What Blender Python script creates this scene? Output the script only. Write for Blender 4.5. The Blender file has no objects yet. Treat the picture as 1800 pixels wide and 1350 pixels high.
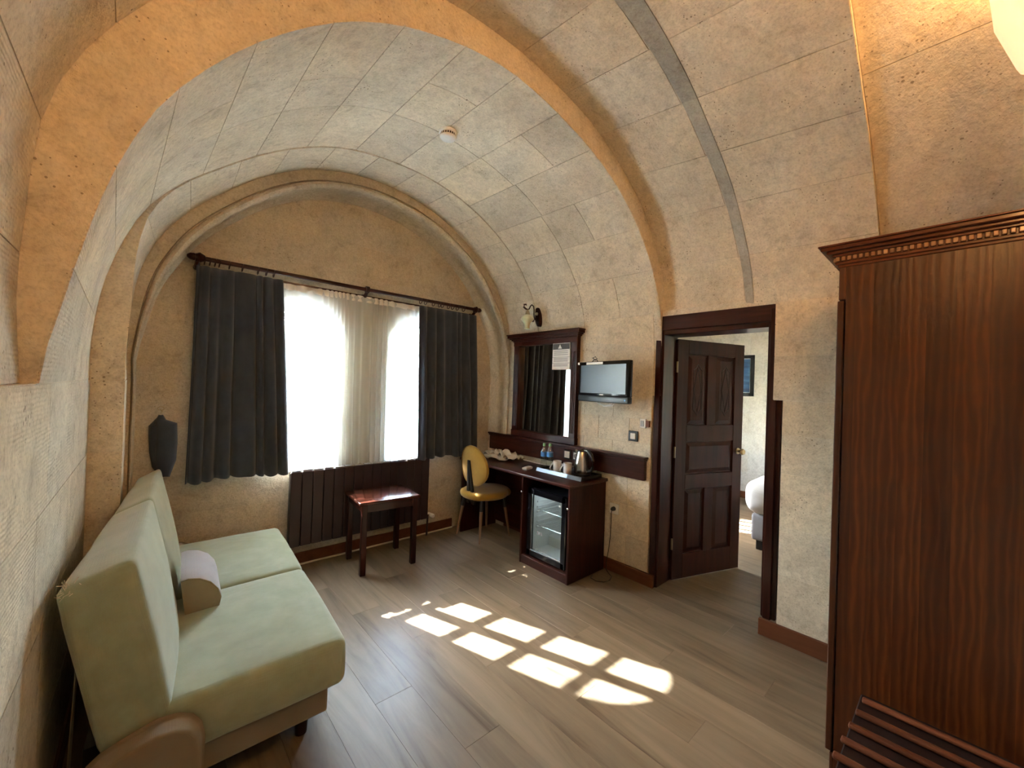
import bpy, bmesh, math, random
from mathutils import Vector, Matrix, noise
random.seed(7)
PI = math.pi
S = bpy.context.scene
COL = S.collection

# ------------------------------------------------------------------ camera
cam_d = bpy.data.cameras.new('camera'); cam_d.sensor_fit = 'HORIZONTAL'; cam_d.sensor_width = 36.0
cam_d.lens = 712.0 * 36.0 / 1800.0; cam_d.clip_start = 0.01
cam = bpy.data.objects.new('camera', cam_d); COL.objects.link(cam)
right = Vector((0.74332106, -0.66807674, 0.0338715)); up = -Vector((0.02946954, -0.01788124, -0.99940573))
fwd = Vector((0.66828538, 0.7438775, 0.00639642))
m = Matrix((right, up, -fwd)).transposed().to_4x4(); m.translation = Vector((0, 0, 1.55))
cam.matrix_world = m
S.camera = cam

# ------------------------------------------------------------------ world, sun, exposure
S.view_settings.view_transform = 'Standard'; S.view_settings.look = 'None'
S.view_settings.gamma = 1.0; S.view_settings.use_curve_mapping = False
S.view_settings.exposure = 2.25
S.cycles.use_denoising = True
S.cycles.max_bounces = 12; S.cycles.diffuse_bounces = 6; S.cycles.glossy_bounces = 4
S.cycles.transmission_bounces = 8; S.cycles.transparent_max_bounces = 16
S.cycles.sample_clamp_indirect = 6.0
S.cycles.caustics_reflective = False; S.cycles.caustics_refractive = False
world = bpy.data.worlds.new('sky'); S.world = world; world.use_nodes = True
wn = world.node_tree; wn.nodes.clear()
wo = wn.nodes.new('ShaderNodeOutputWorld'); wb = wn.nodes.new('ShaderNodeBackground')
sk = wn.nodes.new('ShaderNodeTexSky'); sk.sky_type = 'NISHITA'; sk.sun_disc = False
SUN = Vector((-0.366, 1.0, 0.735)).normalized()
sk.sun_elevation = math.asin(SUN.z); sk.sun_rotation = math.atan2(SUN.x, SUN.y)
sk.air_density = 1.0; sk.dust_density = 1.0; sk.altitude = 1000
wm = wn.nodes.new('ShaderNodeMix'); wm.data_type = 'RGBA'; wm.blend_type = 'MULTIPLY'; wm.inputs[0].default_value = 1.0
wn.links.new(sk.outputs[0], wm.inputs[6]); wm.inputs[7].default_value = (1.16, 1.0, 0.76, 1)   # white balance of the daylight
wn.links.new(wm.outputs[2], wb.inputs[0]); wb.inputs[1].default_value = 15.0
wn.links.new(wb.outputs[0], wo.inputs[0])
sun_d = bpy.data.lights.new('sun', 'SUN'); sun_d.energy = 68.0; sun_d.angle = math.radians(0.53)
sun_d.color = (0.97, 0.98, 0.95)
sun = bpy.data.objects.new('sun', sun_d); COL.objects.link(sun)
sun.rotation_euler = SUN.to_track_quat('Z', 'Y').to_euler(); sun.location = (-1, 8, 6)

def portal(x0, x1, z0, z1, y):
    d = bpy.data.lights.new('window_portal', 'AREA'); d.shape = 'RECTANGLE'; d.size = x1 - x0; d.size_y = z1 - z0
    d.cycles.is_portal = True
    o = bpy.data.objects.new('window_portal', d); COL.objects.link(o)
    o.location = ((x0 + x1) / 2, y, (z0 + z1) / 2); o.rotation_euler = (-PI / 2, 0, 0)
portal(0.66, 1.22, 0.84, 2.22, 4.01)
portal(1.74, 2.30, 0.84, 2.22, 4.01)
portal(4.15, 4.85, 1.0, 1.95, 4.01)

def bulb(name, loc, watts, size, color):
    d = bpy.data.lights.new(name, 'POINT'); d.energy = watts; d.shadow_soft_size = size; d.color = color
    o = bpy.data.objects.new(name, d); COL.objects.link(o); o.location = loc
WARM = (1.0, 0.50, 0.17)

# ------------------------------------------------------------------ materials
def newmat(name):
    mt = bpy.data.materials.new(name); mt.use_nodes = True
    nt = mt.node_tree; b = nt.nodes['Principled BSDF']
    return mt, nt, b
def N(nt, typ, **kw):
    n = nt.nodes.new(typ)
    for k, v in kw.items():
        if k.startswith('i_'): n.inputs[k[2:].replace('_', ' ')].default_value = v
        else: setattr(n, k, v)
    return n
def L(nt, a, b): nt.links.new(a, b)
def coords(nt, scale=(1, 1, 1), rot=(0, 0, 0)):
    tc = N(nt, 'ShaderNodeTexCoord'); mp = N(nt, 'ShaderNodeMapping')
    mp.inputs['Scale'].default_value = scale; mp.inputs['Rotation'].default_value = rot
    L(nt, tc.outputs['Object'], mp.inputs['Vector']); return mp.outputs['Vector']
def ramp(nt, fac, stops):
    r = N(nt, 'ShaderNodeValToRGB'); L(nt, fac, r.inputs[0])
    e = r.color_ramp.elements
    e[0].position, e[0].color = stops[0][0], (*stops[0][1], 1)
    e[1].position, e[1].color = stops[-1][0], (*stops[-1][1], 1)
    for p, c in stops[1:-1]:
        x = e.new(p); x.color = (*c, 1)
    return r.outputs[0]
def mix(nt, fac, a, b, blend='MIX'):
    x = N(nt, 'ShaderNodeMix', data_type='RGBA', blend_type=blend)
    for sock, v in ((x.inputs[0], fac), (x.inputs[6], a), (x.inputs[7], b)):
        if isinstance(v, (int, float)): sock.default_value = v
        elif isinstance(v, tuple): sock.default_value = (*v, 1)
        else: L(nt, v, sock)
    return x.outputs[2]
def plain(name, col, rough=0.5, metal=0.0, **kw):
    mt, nt, b = newmat(name)
    b.inputs['Base Color'].default_value = (*col, 1); b.inputs['Roughness'].default_value = rough
    b.inputs['Metallic'].default_value = metal
    for k, v in kw.items(): b.inputs[k.replace('_', ' ')].default_value = v
    # fine wear so that no surface is a single flat value
    n = N(nt, 'ShaderNodeTexNoise', i_Scale=60.0, i_Detail=3.0); L(nt, coords(nt), n.inputs['Vector'])
    c = mix(nt, n.outputs[0], tuple(x * 0.9 for x in col), tuple(min(1, x * 1.08) for x in col)); L(nt, c, b.inputs['Base Color'])
    return mt

def stone(name, base=(0.75, 0.665, 0.525), tint=0.14, pit=1.0, comb=False):
    mt, nt, b = newmat(name); v = coords(nt)
    oi = N(nt, 'ShaderNodeObjectInfo')
    n1 = N(nt, 'ShaderNodeTexNoise', i_Scale=2.2, i_Detail=5.0, i_Roughness=0.6); L(nt, v, n1.inputs['Vector'])
    n2 = N(nt, 'ShaderNodeTexNoise', i_Scale=30.0, i_Detail=6.0, i_Roughness=0.7); L(nt, v, n2.inputs['Vector'])
    d = tuple(x * 0.80 for x in base); l = tuple(min(.93, x * 1.08) for x in base)
    c = mix(nt, ramp(nt, n1.outputs[0], [(0.3, (0, 0, 0)), (0.72, (1, 1, 1))]), d, l)
    gm = mix(nt, ramp(nt, n2.outputs[0], [(0.35, (0, 0, 0)), (0.7, (1, 1, 1))]), (0.87, 0.86, 0.845), (1.07, 1.07, 1.07))
    c = mix(nt, 1.0, c, gm, 'MULTIPLY')
    n9 = N(nt, 'ShaderNodeTexNoise', i_Scale=95.0, i_Detail=3.0); L(nt, v, n9.inputs['Vector'])
    c = mix(nt, 1.0, c, ramp(nt, n9.outputs[0], [(0.34, (0.87, 0.86, 0.85)), (0.5, (1.0, 1.0, 1.0)), (0.7, (1.03, 1.03, 1.03))]), 'MULTIPLY')
    n5 = N(nt, 'ShaderNodeTexNoise', i_Scale=9.0, i_Detail=7.0, i_Roughness=0.72, i_Distortion=0.6); L(nt, v, n5.inputs['Vector'])
    c = mix(nt, 1.0, c, ramp(nt, n5.outputs[0], [(0.33, (0.78, 0.765, 0.75)), (0.47, (0.97, 0.97, 0.97)), (0.62, (1.0, 1.0, 1.0)), (0.75, (1.10, 1.10, 1.09))]), 'MULTIPLY')
    # each block its own shade
    t = ramp(nt, oi.outputs['Random'], [(0.0, (1 - tint, 1 - tint * 1.02, 1 - tint * 0.95)), (0.25, (1.0, 0.97, 0.93)), (0.55, (1.03, 1.03, 1.03)), (0.8, (0.97, 0.98, 1.0)), (1.0, (1.06, 1.03, 0.98))])
    c = mix(nt, 1.0, c, t, 'MULTIPLY')
    vd0 = N(nt, 'ShaderNodeVectorMath', operation='MULTIPLY_ADD'); vnz = N(nt, 'ShaderNodeTexNoise', i_Scale=22.0, i_Detail=2.0); L(nt, v, vnz.inputs['Vector'])
    L(nt, vnz.outputs['Color'], vd0.inputs[0]); vd0.inputs[1].default_value = (0.07, 0.07, 0.07); L(nt, v, vd0.inputs[2]); vd = vd0.outputs[0]
    # dark pores of the tuff, in loose clusters
    vo = N(nt, 'ShaderNodeTexVoronoi', i_Scale=46.0); L(nt, v, vo.inputs['Vector'])
    n3 = N(nt, 'ShaderNodeTexNoise', i_Scale=5.0, i_Detail=2.0); L(nt, v, n3.inputs['Vector'])
    mt1 = N(nt, 'ShaderNodeMath', operation='SUBTRACT'); L(nt, n3.outputs[0], mt1.inputs[0]); mt1.inputs[1].default_value = 0.42
    mt2 = N(nt, 'ShaderNodeMath', operation='MULTIPLY'); L(nt, mt1.outputs[0], mt2.inputs[0]); mt2.inputs[1].default_value = 0.75 * pit
    mt3 = N(nt, 'ShaderNodeMath', operation='LESS_THAN'); L(nt, vo.outputs['Distance'], mt3.inputs[0]); L(nt, mt2.outputs[0], mt3.inputs[1])
    mt4 = N(nt, 'ShaderNodeMath', operation='MULTIPLY'); L(nt, mt3.outputs[0], mt4.inputs[0]); mt4.inputs[1].default_value = 0.75
    c = mix(nt, mt4.outputs[0], c, (0.20, 0.15, 0.10))
    vo2 = N(nt, 'ShaderNodeTexVoronoi', i_Scale=7.0, i_Randomness=1.0); L(nt, vd, vo2.inputs['Vector'])
    k = N(nt, 'ShaderNodeMath', operation='LESS_THAN'); L(nt, vo2.outputs['Distance'], k.inputs[0]); k.inputs[1].default_value = 0.028 * pit
    k2 = N(nt, 'ShaderNodeMath', operation='MULTIPLY'); L(nt, k.outputs[0], k2.inputs[0]); k2.inputs[1].default_value = 0.6
    c = mix(nt, k2.outputs[0], c, (0.10, 0.075, 0.05))
    L(nt, c, b.inputs['Base Color']); b.inputs['Roughness'].default_value = 0.92
    b.inputs['Specular IOR Level'].default_value = 0.15
    bp = N(nt, 'ShaderNodeBump', i_Strength=0.6, i_Distance=0.014)
    h = N(nt, 'ShaderNodeMath', operation='ADD'); L(nt, n2.outputs[0], h.inputs[0]); L(nt, n1.outputs[0], h.inputs[1])
    hh = h.outputs[0]
    if comb:
        w = N(nt, 'ShaderNodeTexWave', i_Scale=26.0, i_Distortion=3.0, i_Detail=2.0); w.bands_direction = 'Z'
        w.inputs['Detail Scale'].default_value = 0.6; L(nt, v, w.inputs['Vector'])
        n4 = N(nt, 'ShaderNodeTexNoise', i_Scale=2.6); L(nt, v, n4.inputs['Vector'])
        q = N(nt, 'ShaderNodeMath', operation='MULTIPLY'); L(nt, w.outputs['Fac'], q.inputs[0])
        rr = ramp(nt, n4.outputs[0], [(0.45, (0, 0, 0)), (0.65, (0.3, 0.3, 0.3))]); L(nt, rr, q.inputs[1])
        h2 = N(nt, 'ShaderNodeMath', operation='ADD'); L(nt, hh, h2.inputs[0]); L(nt, q.outputs[0], h2.inputs[1]); hh = h2.outputs[0]
    L(nt, hh, bp.inputs['Height']); L(nt, bp.outputs[0], b.inputs['Normal'])
    return mt

def wood(name, dark, light, axis='z', rough=0.35, fine=1.0, spread=0.12, coat=0.0, dist=2.0):
    mt, nt, b = newmat(name)
    s = {'x': (1.2, 14, 14), 'y': (14, 1.2, 14), 'z': (14, 14, 1.2)}[axis]
    s = tuple(q * fine for q in s)
    v = coords(nt, s)
    oi = N(nt, 'ShaderNodeObjectInfo')
    ad = N(nt, 'ShaderNodeVectorMath', operation='ADD'); L(nt, v, ad.inputs[0])
    sc = N(nt, 'ShaderNodeVectorMath', operation='SCALE'); sc.inputs['Scale'].default_value = 37.0
    cb = N(nt, 'ShaderNodeCombineXYZ')
    for i in range(3): L(nt, oi.outputs['Random'], cb.inputs[i])
    L(nt, cb.outputs[0], sc.inputs[0]); L(nt, sc.outputs[0], ad.inputs[1])
    n1 = N(nt, 'ShaderNodeTexNoise', i_Scale=1.0, i_Detail=5.0, i_Roughness=0.6, i_Distortion=dist); L(nt, ad.outputs[0], n1.inputs['Vector'])
    c = ramp(nt, n1.outputs[0], [(0.28, dark), (0.5, tuple((p + q) / 2 for p, q in zip(dark, light))), (0.75, light)])
    t = ramp(nt, oi.outputs['Random'], [(0, (1 - spread,) * 3), (1, (1 + spread,) * 3)])
    c = mix(nt, 1.0, c, t, 'MULTIPLY'); L(nt, c, b.inputs['Base Color'])
    b.inputs['Roughness'].default_value = rough; b.inputs['Coat Weight'].default_value = coat; b.inputs['Coat Roughness'].default_value = 0.15; b.inputs['Specular IOR Level'].default_value = 0.18
    bp = N(nt, 'ShaderNodeBump', i_Strength=0.12, i_Distance=0.004); L(nt, n1.outputs[0], bp.inputs['Height']); L(nt, bp.outputs[0], b.inputs['Normal'])
    return mt

def pine(name):
    """stained knotty pine, grain along z"""
    mt, nt, b = newmat(name)
    oi = N(nt, 'ShaderNodeObjectInfo'); v = coords(nt, (1, 1, 0.16))
    off = N(nt, 'ShaderNodeVectorMath', operation='ADD'); L(nt, v, off.inputs[0])
    cb = N(nt, 'ShaderNodeCombineXYZ')
    mm = N(nt, 'ShaderNodeMath', operation='MULTIPLY'); L(nt, oi.outputs['Random'], mm.inputs[0]); mm.inputs[1].default_value = 40.0
    L(nt, mm.outputs[0], cb.inputs[2]); L(nt, mm.outputs[0], cb.inputs[1]); L(nt, cb.outputs[0], off.inputs[1])
    w = N(nt, 'ShaderNodeTexWave', i_Scale=13.0, i_Distortion=6.0, i_Detail=3.0); w.bands_direction = 'Y'
    w.inputs['Detail Scale'].default_value = 1.6; L(nt, off.outputs[0], w.inputs['Vector'])
    n = N(nt, 'ShaderNodeTexNoise', i_Scale=3.0, i_Detail=6.0, i_Roughness=0.65, i_Distortion=0.8); L(nt, off.outputs[0], n.inputs['Vector'])
    c = ramp(nt, w.outputs['Fac'], [(0.0, (0.058, 0.0135, 0.0024)), (0.6, (0.078, 0.0195, 0.0032)), (1.0, (0.112, 0.031, 0.0055))])
    c = mix(nt, ramp(nt, n.outputs[0], [(0.35, (0, 0, 0)), (0.7, (1, 1, 1))]), (0.028, 0.006, 0.0015), c)
    k = N(nt, 'ShaderNodeTexVoronoi', i_Scale=2.3); L(nt, coords(nt, (1, 2.2, 1.0)), k.inputs['Vector'])
    kn = ramp(nt, k.outputs['Distance'], [(0.03, (0.25, 0.2, 0.2)), (0.075, (1, 1, 1))]); c = mix(nt, 1.0, c, kn, 'MULTIPLY')
    t = ramp(nt, oi.outputs['Random'], [(0, (0.90, 0.89, 0.89)), (1, (1.10, 1.10, 1.08))]); c = mix(nt, 1.0, c, t, 'MULTIPLY')
    L(nt, c, b.inputs['Base Color']); b.inputs['Roughness'].default_value = 0.36
    b.inputs['Coat Weight'].default_value = 0.25; b.inputs['Coat Roughness'].default_value = 0.3; b.inputs['Specular IOR Level'].default_value = 0.3
    bp = N(nt, 'ShaderNodeBump', i_Strength=0.15, i_Distance=0.003); L(nt, w.outputs['Fac'], bp.inputs['Height']); L(nt, bp.outputs[0], b.inputs['Normal'])
    return mt

def fabric(name, col, col2, scale=420.0, bump=0.3, rough=0.95, sheen=0.3, blot=6.0):
    mt, nt, b = newmat(name); v = coords(nt)
    n = N(nt, 'ShaderNodeTexNoise', i_Scale=blot, i_Detail=4.0, i_Roughness=0.6); L(nt, v, n.inputs['Vector'])
    c = mix(nt, ramp(nt, n.outputs[0], [(0.3, (0, 0, 0)), (0.7, (1, 1, 1))]), col, col2)
    w1 = N(nt, 'ShaderNodeTexWave', i_Scale=scale / 6.28, i_Distortion=0.6); w1.bands_direction = 'X'; L(nt, v, w1.inputs['Vector'])
    w2 = N(nt, 'ShaderNodeTexWave', i_Scale=scale / 6.28, i_Distortion=0.6); w2.bands_direction = 'Y'; L(nt, v, w2.inputs['Vector'])
    w3 = N(nt, 'ShaderNodeTexWave', i_Scale=scale / 6.28, i_Distortion=0.6); w3.bands_direction = 'Z'; L(nt, v, w3.inputs['Vector'])
    a = N(nt, 'ShaderNodeMath', operation='ADD'); L(nt, w1.outputs['Fac'], a.inputs[0]); L(nt, w2.outputs['Fac'], a.inputs[1])
    a2 = N(nt, 'ShaderNodeMath', operation='ADD'); L(nt, a.outputs[0], a2.inputs[0]); L(nt, w3.outputs['Fac'], a2.inputs[1])
    c = mix(nt, 1.0, c, ramp(nt, a2.outputs[0], [(0.0, (0.86, 0.86, 0.86)), (1.0, (1.03, 1.03, 1.03))]), 'MULTIPLY')
    L(nt, c, b.inputs['Base Color']); b.inputs['Roughness'].default_value = rough
    b.inputs['Sheen Weight'].default_value = sheen; b.inputs['Specular IOR Level'].default_value = 0.1
    bp = N(nt, 'ShaderNodeBump', i_Strength=bump, i_Distance=0.001); L(nt, a2.outputs[0], bp.inputs['Height']); L(nt, bp.outputs[0], b.inputs['Normal'])
    return mt

def laminate(name):
    mt, nt, b = newmat(name)
    oi = N(nt, 'ShaderNodeObjectInfo'); v = coords(nt, (9, 0.9, 9))
    ad = N(nt, 'ShaderNodeVectorMath', operation='ADD'); L(nt, v, ad.inputs[0])
    cb = N(nt, 'ShaderNodeCombineXYZ'); mm = N(nt, 'ShaderNodeMath', operation='MULTIPLY'); L(nt, oi.outputs['Random'], mm.inputs[0]); mm.inputs[1].default_value = 50.0
    L(nt, mm.outputs[0], cb.inputs[0]); L(nt, mm.outputs[0], cb.inputs[1]); L(nt, cb.outputs[0], ad.inputs[1])
    n = N(nt, 'ShaderNodeTexNoise', i_Scale=1.0, i_Detail=6.0, i_Roughness=0.62, i_Distortion=1.2); L(nt, ad.outputs[0], n.inputs['Vector'])
    n2 = N(nt, 'ShaderNodeTexNoise', i_Scale=0.55, i_Detail=2.0); L(nt, ad.outputs[0], n2.inputs['Vector'])
    c = ramp(nt, n.outputs[0], [(0.27, (0.092, 0.062, 0.035)), (0.42, (0.165, 0.120, 0.075)), (0.60, (0.210, 0.158, 0.103)), (0.8, (0.235, 0.181, 0.121))])
    c = mix(nt, 1.0, c, ramp(nt, n2.outputs[0], [(0.3, (0.85, 0.84, 0.84)), (0.7, (1.08, 1.08, 1.08))]), 'MULTIPLY')
    c = mix(nt, 1.0, c, ramp(nt, oi.outputs['Random'], [(0, (0.92, 0.91, 0.9)), (1, (1.07, 1.07, 1.08))]), 'MULTIPLY')
    L(nt, c, b.inputs['Base Color']); b.inputs['Roughness'].default_value = 0.42; b.inputs['Specular IOR Level'].default_value = 0.4
    bp = N(nt, 'ShaderNodeBump', i_Strength=0.08, i_Distance=0.002); L(nt, n.outputs[0], bp.inputs['Height']); L(nt, bp.outputs[0], b.inputs['Normal'])
    return mt

def sheer_mat(name):
    mt, nt, b = newmat(name); nt.nodes.remove(b); out = nt.nodes['Material Output']
    tr = N(nt, 'ShaderNodeBsdfTransparent'); tl = N(nt, 'ShaderNodeBsdfTranslucent'); df = N(nt, 'ShaderNodeBsdfDiffuse')
    tr.inputs[0].default_value = (0.90, 0.97, 1, 1); tl.inputs[0].default_value = (0.80, 0.90, 0.95, 1); df.inputs[0].default_value = (0.88, 0.88, 0.88, 1)  # blue tint paints the cool daylight into the white cloth
    m1 = N(nt, 'ShaderNodeMixShader'); m1.inputs[0].default_value = 0.5; L(nt, tl.outputs[0], m1.inputs[1]); L(nt, df.outputs[0], m1.inputs[2])
    m2 = N(nt, 'ShaderNodeMixShader'); L(nt, tr.outputs[0], m2.inputs[1]); L(nt, m1.outputs[0], m2.inputs[2])
    # denser where the cloth is seen edge-on along its folds, and in the weave
    lw = N(nt, 'ShaderNodeLayerWeight', i_Blend=0.35)
    mp = N(nt, 'ShaderNodeMapRange'); L(nt, lw.outputs['Facing'], mp.inputs['Value'])
    mp.inputs['To Min'].default_value = 0.55; mp.inputs['To Max'].default_value = 0.97
    L(nt, mp.outputs[0], m2.inputs[0]); L(nt, m2.outputs[0], out.inputs[0])
    return mt
def glass_mat(name, tint=(1, 1, 1), gloss=0.08):
    mt, nt, b = newmat(name); nt.nodes.remove(b); out = nt.nodes['Material Output']
    tr = N(nt, 'ShaderNodeBsdfTransparent'); tr.inputs[0].default_value = (*tint, 1)
    gl = N(nt, 'ShaderNodeBsdfGlossy'); gl.inputs['Roughness'].default_value = 0.03
    m1 = N(nt, 'ShaderNodeMixShader'); m1.inputs[0].default_value = gloss
    L(nt, tr.outputs[0], m1.inputs[1]); L(nt, gl.outputs[0], m1.inputs[2]); L(nt, m1.outputs[0], out.inputs[0])
    return mt
def frosted(name, col, emit=0.0, ecol=(1, 0.8, 0.5)):
    mt, nt, b = newmat(name)
    b.inputs['Base Color'].default_value = (*col, 1); b.inputs['Roughness'].default_value = 0.35
    b.inputs['Transmission Weight'].default_value = 0.0; b.inputs['Subsurface Weight'].default_value = 0.2
    b.inputs['Emission Color'].default_value = (*ecol, 1); b.inputs['Emission Strength'].default_value = emit
    return mt

M = {}
M['stone'] = stone('tuff_stone')
M['stone_comb'] = stone('combed_tuff_stone', comb=True)
M['stone_wall'] = stone('smooth_tuff_stone', base=(0.60, 0.525, 0.405), tint=0.05, pit=0.8)
M['stone_white'] = stone('pale_tuff_stone', base=(0.62, 0.59, 0.53), tint=0.10, pit=0.7)
M['mortar'] = stone('lime_mortar', base=(0.50, 0.42, 0.32), pit=0.3)
M['cement'] = stone('grey_cement', base=(0.47, 0.455, 0.405), pit=0.6)
M['floor'] = laminate('oak_laminate')
M['floor_gap'] = plain('floor_joint', (0.10, 0.07, 0.05), 0.8)
M['mahog'] = wood('mahogany', (0.011, 0.0024, 0.0016), (0.042, 0.0092, 0.0056), 'z', 0.33, coat=0.06)
M['mahog_x'] = wood('mahogany_across', (0.013, 0.0032, 0.0022), (0.048, 0.012, 0.008), 'x', 0.30, coat=0.2)
M['mahog_y'] = wood('mahogany_along', (0.016, 0.004, 0.0025), (0.058, 0.014, 0.009), 'y', 0.28, coat=0.2)
M['door'] = wood('door_wood', (0.011, 0.0024, 0.0015), (0.040, 0.0088, 0.0048), 'z', 0.42, fine=0.6)
M['door_dark'] = plain('door_groove', (0.010, 0.003, 0.002), 0.5)
M['table'] = wood('table_wood', (0.024, 0.006, 0.004), (0.075, 0.020, 0.011), 'x', 0.22, coat=0.3)
M['pine'] = pine('stained_pine')
M['pine_x'] = wood('stained_pine_crown', (0.05, 0.011, 0.0035), (0.12, 0.030, 0.008), 'y', 0.35, coat=0.2)
M['slat'] = wood('slat_edge_lit', (0.05, 0.015, 0.007), (0.13, 0.045, 0.022), 'y', 0.4)  # lighter brown: the lit top edges of the slats as colour
M['dentil'] = wood('dentil_wood_lit', (0.22, 0.10, 0.045), (0.42, 0.22, 0.11), 'y', 0.25, coat=0.5)  # lighter than the cornice: bright highlights on the dentils painted into the wood
M['skirting'] = wood('skirting_wood', (0.085, 0.028, 0.012), (0.14, 0.050, 0.022), 'y', 0.45, fine=0.5)
M['dark_curtain'] = fabric('slate_curtain_cloth', (0.038, 0.046, 0.066), (0.053, 0.063, 0.085), scale=900, sheen=0.25)
M['sheer'] = sheer_mat('cool_tinted_voile')
M['sofa'] = fabric('sage_velvet', (0.275, 0.30, 0.19), (0.35, 0.375, 0.255), scale=700, sheen=0.5, blot=9)
M['sofa_base'] = fabric('tan_rib', (0.24, 0.18, 0.11), (0.29, 0.22, 0.14), scale=1600, sheen=0.3, bump=0.6)
M['bolster'] = fabric('lilac_grey_cloth', (0.33, 0.30, 0.31), (0.39, 0.36, 0.37), scale=700, sheen=0.3)
M['bolster_end'] = fabric('bolster_end_warm_lit', (0.26, 0.20, 0.12), (0.30, 0.24, 0.15), scale=700, sheen=0.2)  # tan from warm light on the ends, put into the cloth colour
M['mustard'] = fabric('mustard_cloth', (0.31, 0.168, 0.026), (0.37, 0.21, 0.036), scale=800, sheen=0.3)
M['radiator'] = plain('radiator_brown', (0.026, 0.011, 0.012), 0.42)
M['grey_top'] = plain('radiator_fin_lit', (0.25, 0.24, 0.24), 0.5)  # grey where the top fins catch light, painted as their colour
M['white'] = plain('white_plastic', (0.78, 0.77, 0.74), 0.4)
M['cream'] = plain('cream_plastic', (0.66, 0.58, 0.44), 0.4)
M['black'] = plain('black_plastic', (0.010, 0.010, 0.011), 0.35)
M['tv_black'] = plain('piano_black', (0.006, 0.006, 0.008), 0.12)
M['screen'] = plain('lcd_screen', (0.030, 0.042, 0.058), 0.30, Specular_IOR_Level=0.6)
M['chrome'] = plain('brushed_steel', (0.62, 0.60, 0.57), 0.24, 1.0)
M['alu'] = plain('aluminium_edge', (0.22, 0.25, 0.30), 0.42, 0.9)
M['brass'] = plain('aged_brass', (0.50, 0.40, 0.25), 0.32, 1.0)
M['mirror'] = plain('mirror_glass', (0.85, 0.87, 0.86), 0.015, 1.0)
M['leg_wood'] = wood('beech_leg', (0.20, 0.115, 0.072), (0.32, 0.20, 0.135), 'z', 0.4)
M['pane'] = glass_mat('window_glass')
M['fridge_glass'] = glass_mat('fridge_glass', (0.80, 0.86, 0.88), 0.06)
M['win_frame'] = wood('window_frame_wood', (0.05, 0.035, 0.03), (0.10, 0.075, 0.065), 'z', 0.5)
M['tulip'] = frosted('cream_glass', (0.78, 0.74, 0.55))
M['shade_lit'] = frosted('lit_cream_glass', (0.85, 0.76, 0.55), 0.16, (1, 0.76, 0.45))
M['bulb'] = frosted('lit_bulb', (1, 1, 1), 6.0, (1, 0.85, 0.6))
M['paper'] = plain('newsprint', (0.62, 0.61, 0.56), 0.8)
M['mug'] = plain('white_porcelain', (0.75, 0.74, 0.70), 0.18)
M['bottle'] = glass_mat('clear_pet', (0.90, 0.93, 0.92), 0.12)
M['blue'] = plain('blue_label', (0.05, 0.20, 0.50), 0.4)
M['green'] = plain('green_cap', (0.16, 0.34, 0.14), 0.4)
M['bed_base'] = fabric('grey_bed_cloth', (0.17, 0.17, 0.19), (0.21, 0.21, 0.23), scale=700)
M['quilt'] = fabric('pale_quilt', (0.60, 0.59, 0.60), (0.70, 0.69, 0.70), scale=500)
M['canvas'] = None
M['leaf'] = plain('leaf_green', (0.05, 0.10, 0.04), 0.5)
M['bark'] = plain('tree_bark', (0.10, 0.075, 0.05), 0.9)
M['yard'] = plain('yard_bounce', (0.80, 0.79, 0.76), 0.9)  # kept very pale as a reflector, bouncing sun up to the vault
M['emblem'] = plain('dark_print', (0.05, 0.05, 0.05), 0.6)
M['print_grey'] = plain('grey_print', (0.30, 0.30, 0.32), 0.6)
mt, nt, b = newmat('blue_seascape')
tcv = coords(nt, (1, 1.2, 6)); nn = N(nt, 'ShaderNodeTexNoise', i_Scale=2.5, i_Detail=5.0); L(nt, tcv, nn.inputs['Vector'])
L(nt, ramp(nt, nn.outputs[0], [(0.3, (0.01, 0.03, 0.08)), (0.55, (0.03, 0.09, 0.20)), (0.75, (0.10, 0.20, 0.33))]), b.inputs['Base Color'])
b.inputs['Roughness'].default_value = 0.6; M['canvas'] = mt

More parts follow.
